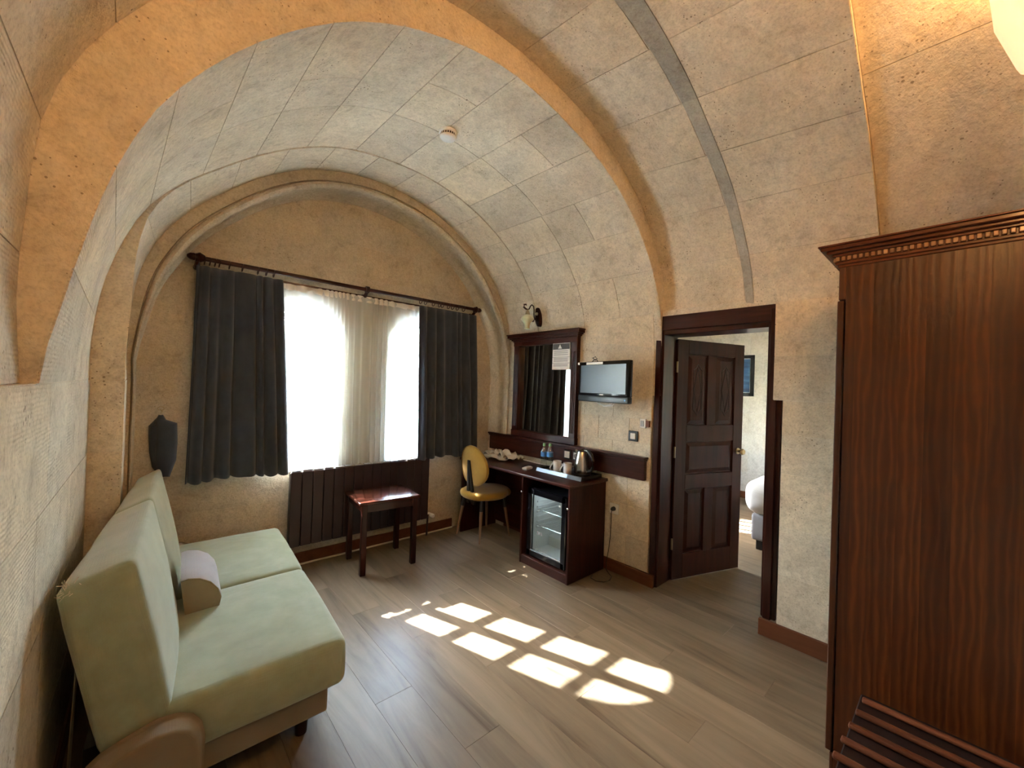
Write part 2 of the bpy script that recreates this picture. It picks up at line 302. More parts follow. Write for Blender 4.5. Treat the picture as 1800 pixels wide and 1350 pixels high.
# ------------------------------------------------------------------ mesh helpers (all in world coordinates)
class MB:
    def __init__(s): s.bm = bmesh.new(); s.sm = []
    def quadgrid(s, P, closeu=False, closev=False):
        nu, nv = len(P), len(P[0])
        V = [[s.bm.verts.new(p) for p in row] for row in P]
        F = []
        for i in range(nu if closeu else nu - 1):
            for j in range(nv if closev else nv - 1):
                a, b_, c, d = V[i][j], V[(i + 1) % nu][j], V[(i + 1) % nu][(j + 1) % nv], V[i][(j + 1) % nv]
                try: F.append(s.bm.faces.new((a, b_, c, d)))
                except ValueError: pass
        return V
    def poly(s, pts):
        return s.bm.faces.new([s.bm.verts.new(p) for p in pts])
    def box(s, x0, x1, y0, y1, z0, z1, bev=0.0, seg=1):
        vs = [s.bm.verts.new((x, y, z)) for x in (x0, x1) for y in (y0, y1) for z in (z0, z1)]
        q = [(0, 1, 3, 2), (4, 6, 7, 5), (0, 4, 5, 1), (2, 3, 7, 6), (0, 2, 6, 4), (1, 5, 7, 3)]
        fs = [s.bm.faces.new([vs[i] for i in f]) for f in q]
        if bev > 0:
            es = list({e for f in fs for e in f.edges})
            bmesh.ops.bevel(s.bm, geom=es, offset=bev, segments=seg, affect='EDGES', profile=0.5)
        return s
    def hexa(s, c, bev=0.0, seg=2):
        """8 corners: bottom ring 0-3, top ring 4-7"""
        vs = [s.bm.verts.new(p) for p in c]
        q = [(0, 3, 2, 1), (4, 5, 6, 7), (0, 1, 5, 4), (1, 2, 6, 5), (2, 3, 7, 6), (3, 0, 4, 7)]
        fs = [s.bm.faces.new([vs[i] for i in f]) for f in q]
        if bev > 0:
            es = list({e for f in fs for e in f.edges})
            bmesh.ops.bevel(s.bm, geom=es, offset=bev, segments=seg, affect='EDGES', profile=0.5)
        return s
    def tube(s, pts, r, n=8, caps=True):
        pts = [Vector(p) for p in pts]
        rs = r if isinstance(r, (list, tuple)) else [r] * len(pts)
        rings = []; ref = None
        for i, p in enumerate(pts):
            t = (pts[min(i + 1, len(pts) - 1)] - pts[max(i - 1, 0)])
            if t.length < 1e-9: t = Vector((0, 0, 1))
            t.normalize()
            if ref is None: ref = Vector((0, 0, 1)) if abs(t.z) < 0.9 else Vector((1, 0, 0))
            a = t.cross(ref)
            if a.length < 1e-6: a = t.orthogonal()
            a.normalize(); b_ = t.cross(a).normalized(); ref = -b_ if False else ref
            rings.append([p + (a * math.cos(2 * PI * k / n) + b_ * math.sin(2 * PI * k / n)) * rs[i] for k in range(n)])
        V = s.quadgrid(rings, closev=True)
        if caps:
            for row in (V[0], V[-1]):
                try: s.bm.faces.new(row)
                except ValueError: pass
        return s
    def lathe(s, prof, origin, axis='z', n=20, squash=(1, 1)):
        """prof: (r, h)"""
        o = Vector(origin); rings = []
        for r, h in prof:
            ring = []
            for k in range(n):
                c, q = math.cos(2 * PI * k / n) * r * squash[0], math.sin(2 * PI * k / n) * r * squash[1]
                if axis == 'z': ring.append(o + Vector((c, q, h)))
                elif axis == 'x': ring.append(o + Vector((h, c, q)))
                else: ring.append(o + Vector((c, h, q)))
            rings.append(ring)
        V = s.quadgrid(rings, closev=True)
        for row in (V[0], V[-1]):
            try: s.bm.faces.new(row)
            except ValueError: pass
        return s
    def softbox(s, c, r=0.03, bulge=(0, 0, 0), n=9, ns=0.0):
        """rounded cushion in a warped hexahedron; c = 8 corners like hexa; bulge along (u,v,w)"""
        c = [Vector(p) for p in c]
        hx = ((c[1] - c[0]).length + (c[5] - c[4]).length) / 4; hy = ((c[3] - c[0]).length + (c[7] - c[4]).length) / 4; hz = ((c[4] - c[0]).length + (c[6] - c[2]).length) / 4
        H = (hx, hy, hz); rr = min(r, hx * 0.98, hy * 0.98, hz * 0.98)
        def mp(p):
            q = Vector([p[i] * H[i] for i in range(3)])
            inn = Vector([max(-(H[i] - rr), min(H[i] - rr, q[i])) for i in range(3)])
            d = q - inn
            if d.length > 1e-9: q = inn + d.normalized() * rr
            u, v, w = q.x / hx, q.y / hy, q.z / hz
            bu = (1 - v * v) * (1 - w * w) * bulge[0] / hx; bv = (1 - u * u) * (1 - w * w) * bulge[1] / hy; bw = (1 - u * u) * (1 - v * v) * bulge[2] / hz
            u *= 1 + bu; v *= 1 + bv; w *= 1 + bw
            a, b_, g = (u + 1) / 2, (v + 1) / 2, (w + 1) / 2
            bot = c[0].lerp(c[1], a).lerp(c[3].lerp(c[2], a), b_); top = c[4].lerp(c[5], a).lerp(c[7].lerp(c[6], a), b_)
            P = bot.lerp(top, g)
            if ns: P = P + noise.noise_vector(P * 5.0) * ns
            return P
        # edge-dense parameter
        ks = [-1, -0.985, -0.955, -0.9, -0.8] + [-0.8 + 1.6 * i / n for i in range(1, n)] + [0.8, 0.9, 0.955, 0.985, 1]
        vd = {}
        def vert(p):
            k = tuple(round(x, 5) for x in p)
            if k not in vd: vd[k] = s.bm.verts.new(mp(p))
            return vd[k]
        for ax in range(3):
            for sg in (-1, 1):
                for i in range(len(ks) - 1):
                    for j in range(len(ks) - 1):
                        qs = []
                        for (a, b_) in ((ks[i], ks[j]), (ks[i + 1], ks[j]), (ks[i + 1], ks[j + 1]), (ks[i], ks[j + 1])):
                            p = [0, 0, 0]; p[ax] = sg; p[(ax + 1) % 3] = a; p[(ax + 2) % 3] = b_; qs.append(vert(p))
                        if sg < 0: qs.reverse()
                        try: s.bm.faces.new(qs)
                        except ValueError: pass
        return s

MATS = {}
def mat_of(e):
    return MATS.get(e.name, Matrix())
def obj(name, mb, mat, parent=None, smooth=False, angle=40, fix=True):
    bm = mb.bm if isinstance(mb, MB) else mb
    if fix: bmesh.ops.recalc_face_normals(bm, faces=bm.faces)
    me = bpy.data.meshes.new(name)
    inv = Matrix()
    if parent is not None: inv = MATS[parent.name].inverted()
    bm.transform(inv); bm.to_mesh(me); bm.free()
    o = bpy.data.objects.new(name, me); COL.objects.link(o)
    if mat: me.materials.append(M[mat] if isinstance(mat, str) else mat)
    if smooth:
        me.polygons.foreach_set('use_smooth', [True] * len(me.polygons))
        try: me.set_sharp_from_angle(angle=math.radians(angle))
        except Exception: pass
    MATS[o.name] = Matrix() if parent is None else MATS[parent.name].copy()
    if parent is not None: o.parent = parent
    return o
def thing(name, label, cat, loc=(0, 0, 0), rz=0.0, group=None, kind=None):
    o = bpy.data.objects.new(name, None); COL.objects.link(o); o.empty_display_size = 0.1
    o.location = loc; o.rotation_euler = (0, 0, rz)
    MATS[o.name] = Matrix.Translation(Vector(loc)) @ Matrix.Rotation(rz, 4, 'Z')
    if label: o['label'] = label
    if cat: o['category'] = cat
    if group: o['group'] = group
    if kind: o['kind'] = kind
    return o
def tag(o, label, cat, group=None):
    o['label'] = label; o['category'] = cat
    if group: o['group'] = group
    return o
def structure(name, mb, mat, label=None, **kw):
    o = obj(name, mb, mat, **kw); o['kind'] = 'structure'
    if label: o['label'] = label
    return o
def rebase(o, loc):
    """move a top-level mesh's origin to its base"""
    loc = Vector(loc); o.data.transform(Matrix.Translation(-loc)); o.location = loc; return o
def lerp(a, b, t): return a + (b - a) * t

# ------------------------------------------------------------------ vault profiles (x, z) around (1.4, 1.515)
CX, CZ = 1.4, 1.515
PROF = {
 'A1n': [(-.22, 1.515), (-.206, 1.61), (-.183, 1.69), (-.168, 1.78), (-.148, 1.88), (-.124, 1.99), (-.073, 2.18), (0, 2.353), (.155, 2.58), (.35, 2.79), (.635, 3.0), (1.01, 3.14), (1.286, 3.19), (1.54, 3.18), (1.845, 3.12), (2.02, 3.08), (2.26, 2.985), (2.53, 2.82), (2.73, 2.625), (2.86, 2.46), (2.97, 2.225), (3.01, 1.95), (3.01, 1.515)],
 'A1f': [(-.222, 1.515), (-.213, 1.826), (-.188, 2.0), (-.14, 2.19), (-.05, 2.425), (.062, 2.587), (.30, 2.80), (.62, 3.04), (.97, 3.20), (1.4, 3.25), (2.0, 3.165), (2.67, 2.77), (2.945, 2.38), (3.01, 2.07), (3.01, 1.515)],
 'A2f': [(-.096, 1.515), (-.096, 1.885), (-.036, 2.28), (.078, 2.51), (.368, 2.83), (.862, 3.174), (1.35, 3.285), (1.96, 3.2), (2.674, 2.753), (2.962, 2.306), (3.007, 2.057), (3.01, 1.515)],
 'Bf': [(-.24, 1.515), (-.24, 2.0), (-.236, 2.15), (-.219, 2.26), (-.172, 2.39), (-.1, 2.53), (.08, 2.78), (.4, 3.06), (.8, 3.26), (1.28, 3.33), (1.71, 3.30), (2.04, 3.24), (2.30, 3.13), (2.68, 2.90), (2.88, 2.65), (3.03, 2.39), (3.06, 2.15), (3.06, 1.515)],
 'Bn': [(-.24, 1.515), (-.24, 1.95), (-.23, 2.15), (-.17, 2.33), (-.09, 2.47), (.08, 2.69), (.4, 2.95), (.8, 3.13), (1.2, 3.2), (1.6, 3.16), (1.92, 3.04), (2.21, 2.87), (2.59, 2.66), (2.85, 2.42), (2.98, 2.2), (3.01, 2.1), (3.01, 1.515)],
}
NT = 361
RAD = {}
for k, pts in PROF.items():
    an = sorted((math.atan2(z - CZ, x - CX) % (2 * PI), math.hypot(x - CX, z - CZ)) for x, z in pts)
    rr = []
    for i in range(NT):
        t = PI * i / (NT - 1)
        if t <= an[0][0]: rr.append(an[0][1]); continue
        if t >= an[-1][0]: rr.append(an[-1][1]); continue
        for (a0, r0), (a1, r1) in zip(an, an[1:]):
            if a0 <= t <= a1: rr.append(lerp(r0, r1, (t - a0) / max(1e-9, a1 - a0))); break
    for _ in range(3):
        rr = [sum(rr[max(0, min(NT - 1, i + d))] for d in range(-5, 6)) / 11 for i in range(NT)]
    RAD[k] = rr
RAD['C'] = [r + 0.035 for r in RAD['Bn']]
def smooth01(t): t = max(0.0, min(1.0, t)); return t * t * (3 - 2 * t)
RAD['A2n'] = [r - 0.007 - (0.122 * smooth01((2.62 - (CZ + r * math.sin(PI * i / (NT - 1)))) / 0.80) if i > NT // 2 else 0.0) for i, r in enumerate(RAD['A1f'])]
def rad(k, t):
    f = max(0.0, min(1.0, t / PI)) * (NT - 1); i = min(NT - 2, int(f)); return lerp(RAD[k][i], RAD[k][i + 1], f - i)
SEC = {'C': ('C', 'C', -0.45, 0.31), 'B': ('Bn', 'Bf', 0.31, 1.6), 'A1': ('A1n', 'A1f', 1.6, 2.95), 'A2': ('A2n', 'A2f', 2.95, 3.42)}
def vault(sec, t, y, d=0.0):
    kn, kf, y0, y1 = SEC[sec]; s = (y - y0) / (y1 - y0)
    r = lerp(rad(kn, t), rad(kf, t), s) - d
    return Vector((CX + r * math.cos(t), y, CZ + r * math.sin(t)))
TLOW = {'C': 0.0, 'B': math.atan2(2.15 - CZ, 1.65), 'A1': 0.0, 'A2': 0.0}

# backing shell of the vaults
mb = MB()
for sec, (kn, kf, y0, y1) in SEC.items():
    t0 = TLOW[sec]
    P = [[vault(sec, lerp(t0, PI, i / 72), lerp(y0, y1, j / 4)) for i in range(73)] for j in range(5)]
    mb.quadgrid(P)
def step(sa, sb, y, t0=0.0, t1=PI):
    mb.quadgrid([[vault(sa, lerp(t0, t1, i / 72), y) for i in range(73)], [vault(sb, lerp(t0, t1, i / 72), y) for i in range(73)]])
step('B', 'C', 0.31); step('A1', 'B', 1.6); step('A2', 'A1', 2.95)
# outer hull that keeps the sky out
mb.box(-0.75, 3.4, -0.8, 4.0, 3.62, 3.8)
ceiling = structure('ceiling', mb, 'stone', 'barrel vault of pale tuff stone stepping up towards the viewer', smooth=True, angle=30)

def block(parent, f, u0, u1, v0, v1, d=0.004, g=0.0022, nu=3, nv=1, mat='stone', name='stone_block', rough=0.0015):
    """one block on surface f(u, v, proud)"""
    mb = MB()
    us = [lerp(u0, u1, i / nu) for i in range(nu + 1)]; vs = [lerp(v0, v1, j / nv) for j in range(nv + 1)]
    def jit(p): return p + noise.noise_vector(p * 7.3) * rough
    top = [[jit(f(u, v, d)) for v in vs] for u in us]
    V = mb.quadgrid(top)
    rim = [(i, 0) for i in range(nu + 1)] + [(nu, j) for j in range(1, nv + 1)] + [(i, nv) for i in range(nu - 1, -1, -1)] + [(0, j) for j in range(nv - 1, 0, -1)]
    low = [mb.bm.verts.new(f(us[i], vs[j], -0.004)) for i, j in rim]
    for a in range(len(rim)):
        b_ = (a + 1) % len(rim)
        mb.bm.faces.new((V[rim[a][0]][rim[a][1]], V[rim[b_][0]][rim[b_][1]], low[b_], low[a]))
    bmesh.ops.recalc_face_normals(mb.bm, faces=mb.bm.faces)
    o = obj(name, mb, mat, parent, smooth=True, angle=30, fix=False)
    return o

def vault_blocks(sec, t0, t1, ncourse, splits, mat='stone', d=0.0045, gy=0.0018):
    kn, kf, Y0, Y1 = SEC[sec]
    for i in range(ncourse):
        a, b_ = lerp(t0, t1, i / ncourse), lerp(t0, t1, (i + 1) / ncourse)
        ga = 0.0020 / 1.6
        ys = splits(i)
        for ya, yb in zip(ys, ys[1:]):
            yy = ya
            mid = vault(sec, (a + b_) / 2, (ya + yb) / 2)
            if sec == 'A1' and mid.x > 2.6 and mid.z < 2.16 and ya < 1.66: yy = 1.66
            mt_ = 'stone_comb' if (mid.x < 0.3 and mid.z < 2.2) else mat
            block(ceiling, lambda t, y, dd: vault(sec, t, y, dd), a + ga, b_ - ga, yy + gy, yb - gy, d=d, mat=mt_)
rnd = random.Random(3)
vault_blocks('A1', 0.0, PI, 16, lambda i: [1.6, 2.33 + 0.04 * rnd.random(), 2.95] if i % 2 else [1.6, 1.6 + 0.32 + 0.12 * rnd.random(), 2.35, 2.95])
vault_blocks('A2', 0.0, PI, 17, lambda i: [2.95, 3.42])
vault_blocks('B', TLOW['B'], PI, 14, lambda i: [0.31, 0.95])
def bandw(i): return lerp(0.045, 0.100, min(1, (i + .5) / 6))
vault_blocks('B', TLOW['B'], PI, 14, lambda i: [0.957 + bandw(i), 1.6])
# grey cement band round the vault, in the lengths it was laid in
for i in range(14):
    a, b_ = lerp(TLOW['B'], PI, i / 14), lerp(TLOW['B'], PI, (i + 1) / 14)
    w0, w1 = bandw(i - .5), bandw(i + .5)
    block(ceiling, lambda t, y, dd: vault('B', t, lerp(0.953, 0.955 + lerp(w0, w1, (t - a) / (b_ - a)), y), dd), a, b_, 0.0, 1.0, d=0.0055, mat='cement', name='cement_joint')
vault_blocks('C', 0.0, PI, 6, lambda i: [-0.45, 0.31])

# moulded arch ring against the window wall
def taper(t):
    z = math.sin(t)
    return 0.30 + 0.70 * min(1.0, max(0.0, (z - 0.08) / 0.45))
SECT = [(0.0, 3.405), (0.078, 3.408), (0.081, 3.430), (0.089, 3.432), (0.093, 3.405), (0.102, 3.388), (0.116, 3.382), (0.130, 3.390), (0.138, 3.408), (0.138, 3.440), (0.124, 3.462), (0.124, 3.60), (0.142, 3.62), (0.144, 3.72)]
def ringf(t, s, dd=0.0):
    k = max(0, min(len(SECT) - 2, int(s))); fr = s - k
    dr, y = lerp(SECT[k][0], SECT[k + 1][0], fr), lerp(SECT[k][1], SECT[k + 1][1], fr)
    r = lerp(rad('A2n', t), rad('A2f', t), (3.40 - 2.95) / 0.47) - dr * taper(t)
    return Vector((CX + r * math.cos(t), y, CZ + r * math.sin(t)))
mb = MB(); NS = 7
ring = None
mb2 = MB()
# legs of the ring below the springing
for side in (0, 1):
    t = 0.0 if side == 0 else PI
    prof = [ringf(t, s) for s in range(len(SECT))]
    mb2.quadgrid([[Vector((p.x, p.y, z)) for p in prof] for z in (0.0, 0.5, 1.0, 1.515)])
trim = structure('trim_1', mb2, 'stone_wall', 'moulded stone ring framing the window wall', smooth=True, angle=50)
NR = 15
for i in range(NR):
    a, b_ = lerp(0, PI, i / NR), lerp(0, PI, (i + 1) / NR)
    mb = MB(); mb.quadgrid([[ringf(lerp(a + .0006, b_ - .0006, u / 5), s) for s in range(len(SECT))] for u in range(6)])
    obj('arch_stone', mb, 'stone_wall', trim, smooth=True, angle=50)

# ------------------------------------------------------------------ walls
# left wall
def leftx(y):
    return lerp(-0.232, -0.222, (y + .45) / 2.05) if y < 1.6 else -0.222
mb = MB()
ysl = [-0.45, 0.31, 1.0, 1.6, 2.95]
mb.quadgrid([[Vector((leftx(y), y, z)) for z in (0, 1.515)] for y in ysl])
mb.quadgrid([[Vector((x, 2.95, z)) for z in (0, 1.515)] for x in (-0.222, -0.094)])
mb.quadgrid([[Vector((x, y, z)) for z in (0, 1.515)] for x, y in ((-0.094, 2.95), (-0.098, 3.42), (-0.1, 3.75))])
mb.quadgrid([[Vector((x, y, 1.515)) for x in (-0.40, leftx(y) )] for y in (-0.45, 1.6, 2.95)])
mb.box(-0.75, -0.45, -0.8, 4.0, 0, 3.62)
wall_left = structure('wall_left', mb, 'stone', 'left wall of combed pale stone blocks behind the sofa')
def lw(y, z, dd): return Vector((leftx(y) + dd, y, z))
zc = [0.02, 0.40, 0.78, 1.14, 1.513]
for k in range(4):
    ys = [-0.44, 0.12 + .1 * (k % 2), 0.62 + .16 * (k % 2), 1.18 + .1 * (k % 2), 1.70 + .14 * (k % 2), 2.30 + .1 * (k % 2), 2.948]
    for ya, yb in zip(ys, ys[1:]): block(wall_left, lw, ya + .002, yb - .002, zc[k] + .002, zc[k + 1] - .002, mat='stone_comb' if k >= 2 else 'stone', d=0.005, nu=2, nv=2)
def lw2(y, z, dd): return Vector((lerp(-0.094, -0.098, (y - 2.95) / .47) + dd, y, z))
def lw3(x, z, dd): return Vector((x, 2.95 - dd, z))
for k in range(4):
    block(wall_left, lw2, 2.952, 3.40, zc[k] + .002, zc[k + 1] - .002, mat='stone', d=0.004, nu=1)
    block(wall_left, lw3, -0.218, -0.094, zc[k] + .002, zc[k + 1] - .002, mat='stone', d=0.004, nu=1)

# right wall (thickness 3.01 .. 3.23) with the doorway y .765 - 1.66
mb = MB()
mb.box(3.01, 3.23, 1.66, 3.8, 0, 1.515); mb.box(3.012, 3.23, 1.66, 3.8, 1.515, 2.2)
mb.box(3.012, 3.23, 0.31, 0.765, 0, 1.52); mb.box(3.005, 3.23, 0.31, 0.815, 1.52, 2.15)
mb.box(3.15, 3.23, -0.8, 0.31, 0, 3.62); mb.box(3.09, 3.23, 0.3, 1.68, 2.146, 3.62); mb.box(3.02, 3.23, 0.31, 1.66, 2.146, 2.19)
mb.box(3.20, 3.23, 1.6, 4.0, 2.1, 3.62)
wall_right = structure('wall_right', mb, 'stone', 'right wall of pale stone blocks with the doorway')
def rw(y, z, dd): return Vector((3.01 - dd, y, z))
def rwu(y, z, dd): return Vector((3.004 - dd, y, z))
zr = [0.10, 0.34, 0.60, 0.86, 1.12, 1.32, 1.513]
for k in range(6):
    off = 0.16 * (k % 2)
    ys = [1.662] + [y for y in [1.86 + off + 0.31 * q for q in range(6)] if y < 3.36] + [3.40]
    for ya, yb in zip(ys, ys[1:]): block(wall_right, rw, ya + .002, yb - .002, zr[k] + .002, zr[k + 1] - .002, d=0.004, nu=1)
zr2 = [0.10, 0.42, 0.72, 1.06, 1.30, 1.518]
for k in range(5):
    ys = [0.312, 0.766] if k % 2 else [0.312, 0.45, 0.766]
    for ya, yb in zip(ys, ys[1:]): block(wall_right, rw, ya + .002, yb - .002, zr2[k] + .002, zr2[k + 1] - .002, d=0.002, nu=1)
for za, zb in ((1.522, 1.80), (1.80, 2.15)):
    block(wall_right, rwu, 0.314, 0.815, za + .002, zb - .002, d=0.010, nu=1, nv=1)
def rwc(y, z, dd): return Vector((3.15 - dd, y, z))
for k in range(5):
    block(wall_right, rwc, -0.44, -0.07, 0.3 * k + .002, 0.3 * k + .298, nu=1); block(wall_right, rwc, -0.066, 0.305, 0.3 * k + .002, 0.3 * k + .298, nu=1)

# window wall y 3.70 .. 4.0 with two arched windows
WX = ((0.66, 1.22), (1.74, 2.30)); WZ0, WSP, WTOP = 0.84, 1.98, 2.20
def archz(x, w):
    c, h = (w[0] + w[1]) / 2, (w[1] - w[0]) / 2; u = max(-1, min(1, (x - c) / h)); return WSP + (WTOP - WSP) * math.sqrt(max(0, 1 - u * u))
mb = MB()
def wallpanel(x0, x1, zf0, zf1, n=1):
    xs = [lerp(x0, x1, i / n) for i in range(n + 1)]
    a = [[Vector((x, 3.70, zf0(x))), Vector((x, 3.70, zf1(x)))] for x in xs]; b_ = [[Vector((x, 4.0, zf0(x))), Vector((x, 4.0, zf1(x)))] for x in xs]
    mb.quadgrid(a); mb.quadgrid(b_)
    mb.quadgrid([[p[0] for p in a], [p[0] for p in b_]]); mb.quadgrid([[p[1] for p in a], [p[1] for p in b_]])
    for e in (0, -1): mb.quadgrid([[a[e][0], a[e][1]], [b_[e][0], b_[e][1]]])
c0 = lambda x: 0.0; ct = lambda x: 3.62; cs = lambda x: WZ0
wallpanel(-0.45, WX[0][0], c0, ct); wallpanel(WX[0][1], WX[1][0], c0, ct); wallpanel(WX[1][1], 3.23, c0, ct)
for w in WX:
    wallpanel(w[0], w[1], c0, cs); wallpanel(w[0], w[1], lambda x: archz(x, w), ct, 16)
wall_window = structure('wall_window', mb, 'stone_wall', 'smooth stone end wall with two arched windows')
def ww(x, z, dd): return Vector((x, 3.70 - dd, z))
zs = [0.10, 0.33, 0.56, 0.835, 1.12, 1.40, 1.68, 1.98, 2.22, 2.50, 2.78, 3.02, 3.2]
for k in range(len(zs) - 1):
    z0, z1 = zs[k], zs[k + 1]; zm = z1
    # width of the lunette at this height
    if zm > CZ:
        xs_ = [ringf(PI * q / 60, 8).x for q in range(61) if ringf(PI * q / 60, 8).z > zm - .06]
        if not xs_: continue
        xl, xr = min(xs_) , max(xs_)
    else: xl, xr = -0.07, 2.985
    cuts = [xl] + [x for x in [(-0.3 if k % 2 else -0.05) + 0.56 * q for q in range(8)] if xl + .12 < x < xr - .12] + [xr]
    for xa, xb in zip(cuts, cuts[1:]):
        parts = [(xa, xb)]
        if z1 > WZ0 and z0 < WTOP:
            for w in WX:
                np_ = []
                for p in parts:
                    if p[1] <= w[0] or p[0] >= w[1]: np_.append(p); continue
                    if p[0] < w[0] - .03: np_.append((p[0], w[0]))
                    if p[1] > w[1] + .03: np_.append((w[1], p[1]))
                parts = np_
        for p in parts: block(wall_window, ww, p[0] + .0015, p[1] - .0015, z0 + .0015, z1 - .0015, d=0.003, nu=1, mat='stone_wall', rough=0.0008)

# rear wall behind the camera
mb = MB(); mb.box(-0.75, 3.4, -0.8, -0.45, 0, 3.62)
wall_rear = structure('wall_rear', mb, 'stone', 'stone wall behind the viewpoint')

# floor: laminate planks running towards the window
mb = MB(); mb.box(-0.75, 6.9, -1.2, 4.0, -0.25, -0.004)
floor = structure('floor', mb, 'floor_gap', 'oak laminate floor laid in planks towards the window')
def plank(x0, x1, y0, y1):
    mb = MB(); mb.box(x0 + .0003, x1 - .0003, y0 + .0004, y1 - .0004, -0.004, 0.0, bev=0.0006)
    obj('plank', mb, 'floor', floor)
pr = random.Random(11); PW = 0.193
i = 0; x = -0.30
while x < 6.7:
    off = (i * 0.47) % 1.28; y = -1.1 - off if x > 3.0 else -0.45 - off
    ymin = -1.1 if x > 3.2 else -0.5
    while y < 3.70:
        y1 = y + 1.285; a, b_ = max(y, ymin), min(y1, 3.71)
        if b_ - a > 0.02: plank(x, x + PW, a, b_)
        y = y1
    x += PW; i += 1

# skirting boards
def skirt(name, boxes, mat='skirting', label=None):
    mb = MB()
    for b_ in boxes: mb.box(*b_, bev=0.003)
    return structure(name, mb, mat, label)
skirt('baseboard_window', [(-0.09, 2.50, 3.682, 3.70, 0.006, 0.10)], label='brown skirting below the radiator')
mb = MB(); mb.box(-0.09, 2.50, 3.668, 3.684, 0.0, 0.014, bev=0.004); structure('trim_2', mb, 'cream', 'thin pale sealing strip at the foot of the skirting')
skirt('baseboard_right', [(2.990, 3.012, 1.60, 3.68, 0.0, 0.10)], label='brown skirting along the right wall beside the desk')
skirt('baseboard_door', [(2.990, 3.014, 0.31, 0.862, 0.0, 0.105)], label='brown skirting between doorway and wardrobe')
skirt('baseboard_left', [(-0.225, -0.205, -0.44, 2.94, 0.0, 0.10)])

# ------------------------------------------------------------------ windows
def window(idx, w):
    root = thing('window_%d' % idx, 'arched window with dark glazing bars behind the voile', None, ((w[0] + w[1]) / 2, 3.85, WZ0), kind='structure')
    y0, y1 = 3.83, 3.87; n = 16; xs = [lerp(w[0], w[1], i / n) for i in range(n + 1)]
    f = MB(); f.box(w[0], w[0] + .055, y0, y1, WZ0, WSP + .02, bev=.003); f.box(w[1] - .055, w[1], y0, y1, WZ0, WSP + .02, bev=.003)
    f.box(w[0], w[1], y0, y1, WZ0, WZ0 + .06, bev=.003)
    a = [[Vector((x, y, archz(x, w))), Vector((x, y, archz(x, w) - .055))] for y in (y0,) for x in xs]; b_ = [[Vector((x, y1, archz(x, w))), Vector((x, y1, archz(x, w) - .055))] for x in xs]
    f.quadgrid(a); f.quadgrid(b_); f.quadgrid([[p[1] for p in a], [p[1] for p in b_]])
    obj('window_frame', f, 'win_frame', root)
    zb = [0.90, 1.03, 1.305, 1.58, 1.855, 2.15]
    cols = [w[0] + .055, (w[0] + w[1]) / 2, w[1] - .055]
    for z in zb[1:-1]:
        b2 = MB(); b2.box(w[0] + .05, w[1] - .05, y0 + .004, y1 - .004, z - .026, z + .026, bev=.003); obj('glazing_bar', b2, 'win_frame', root)
    for x in cols[1:-1]:
        b2 = MB(); b2.box(x - .042, x + .042, y0 + .006, y1 - .006, WZ0 + .05, archz(x, w) - .03, bev=.003); obj('glazing_bar', b2, 'win_frame', root)
    for ca, cb in zip(cols, cols[1:]):
        for za, zb_ in zip(zb, zb[1:]):
            p = MB(); top = min(zb_, archz((ca + cb) / 2, w) - .02); p.box(ca, cb, 3.848, 3.852, za, top); obj('pane', p, 'pane', root)
    s = MB(); s.box(w[0] - .02, w[1] + .02, 3.69, 3.83, WZ0 - .02, WZ0 + .002, bev=.004); obj('window_sill', s, 'stone', root)
window(1, WX[0]); window(2, WX[1])

# ------------------------------------------------------------------ bedroom seen through the door
mb = MB(); mb.box(6.7, 6.9, -1.2, 4.0, 0, 2.9)
wall_bedroom = structure('wall_bedroom_far', mb, 'stone_white', 'pale stone far wall of the bedroom')
def bw(y, z, dd): return Vector((6.7 - dd, y, z))
for k in range(9):
    z0 = 0.1 + 0.29 * k; ys = [1.1 + (0.19 if k % 2 else 0.0) + 0.42 * q for q in range(5)]
    for ya, yb in zip(ys, ys[1:]): block(wall_bedroom, bw, ya + .003, yb - .003, z0 + .003, z0 + .287, mat='stone_white', nu=1, d=0.006)
mb = MB(); mb.box(3.2, 6.9, -1.2, -1.1, 0, 2.9); structure('wall_bedroom_rear', mb, 'stone_white')
mb = MB(); mb.box(3.2, 6.9, -1.2, 4.0, 2.9, 3.0); structure('ceiling_bedroom', mb, 'stone_white')
BW = (4.15, 4.85, 1.0, 1.95)
mb = MB(); mb.box(3.2, BW[0], 3.70, 4.0, 0, 2.9); mb.box(BW[1], 6.9, 3.70, 4.0, 0, 2.9); mb.box(BW[0], BW[1], 3.7, 4.0, 0, BW[2]); mb.box(BW[0], BW[1], 3.7, 4.0, BW[3], 2.9)
structure('wall_bedroom_window', mb, 'stone_white')
skirt('baseboard_bedroom', [(6.68, 6.702, -1.1, 3.7, 0.0, 0.10)], label='brown skirting in the bedroom')
root = thing('window_3', 'bedroom window with dark glazing bars', None, (5.15, 3.85, .9), kind='structure')
f = MB(); f.box(BW[0], BW[0] + .05, 3.83, 3.87, BW[2], BW[3]); f.box(BW[1] - .05, BW[1], 3.83, 3.87, BW[2], BW[3]); f.box(BW[0], BW[1], 3.83, 3.87, BW[2], BW[2] + .05); f.box(BW[0], BW[1], 3.83, 3.87, BW[3] - .05, BW[3])
obj('window_frame', f, 'win_frame', root)
for q in range(1, 4):
    f = MB(); xx = lerp(BW[0], BW[1], q / 4); f.box(xx - .02, xx + .02, 3.835, 3.865, BW[2], BW[3]); obj('glazing_bar', f, 'win_frame', root)
for q in range(1, 4):
    f = MB(); zz = lerp(BW[2], BW[3], q / 4); f.box(BW[0], BW[1], 3.837, 3.863, zz - .02, zz + .02); obj('glazing_bar', f, 'win_frame', root)
f = MB(); f.box(BW[0], BW[1], 3.848, 3.852, BW[2], BW[3]); obj('pane', f, 'pane', root)

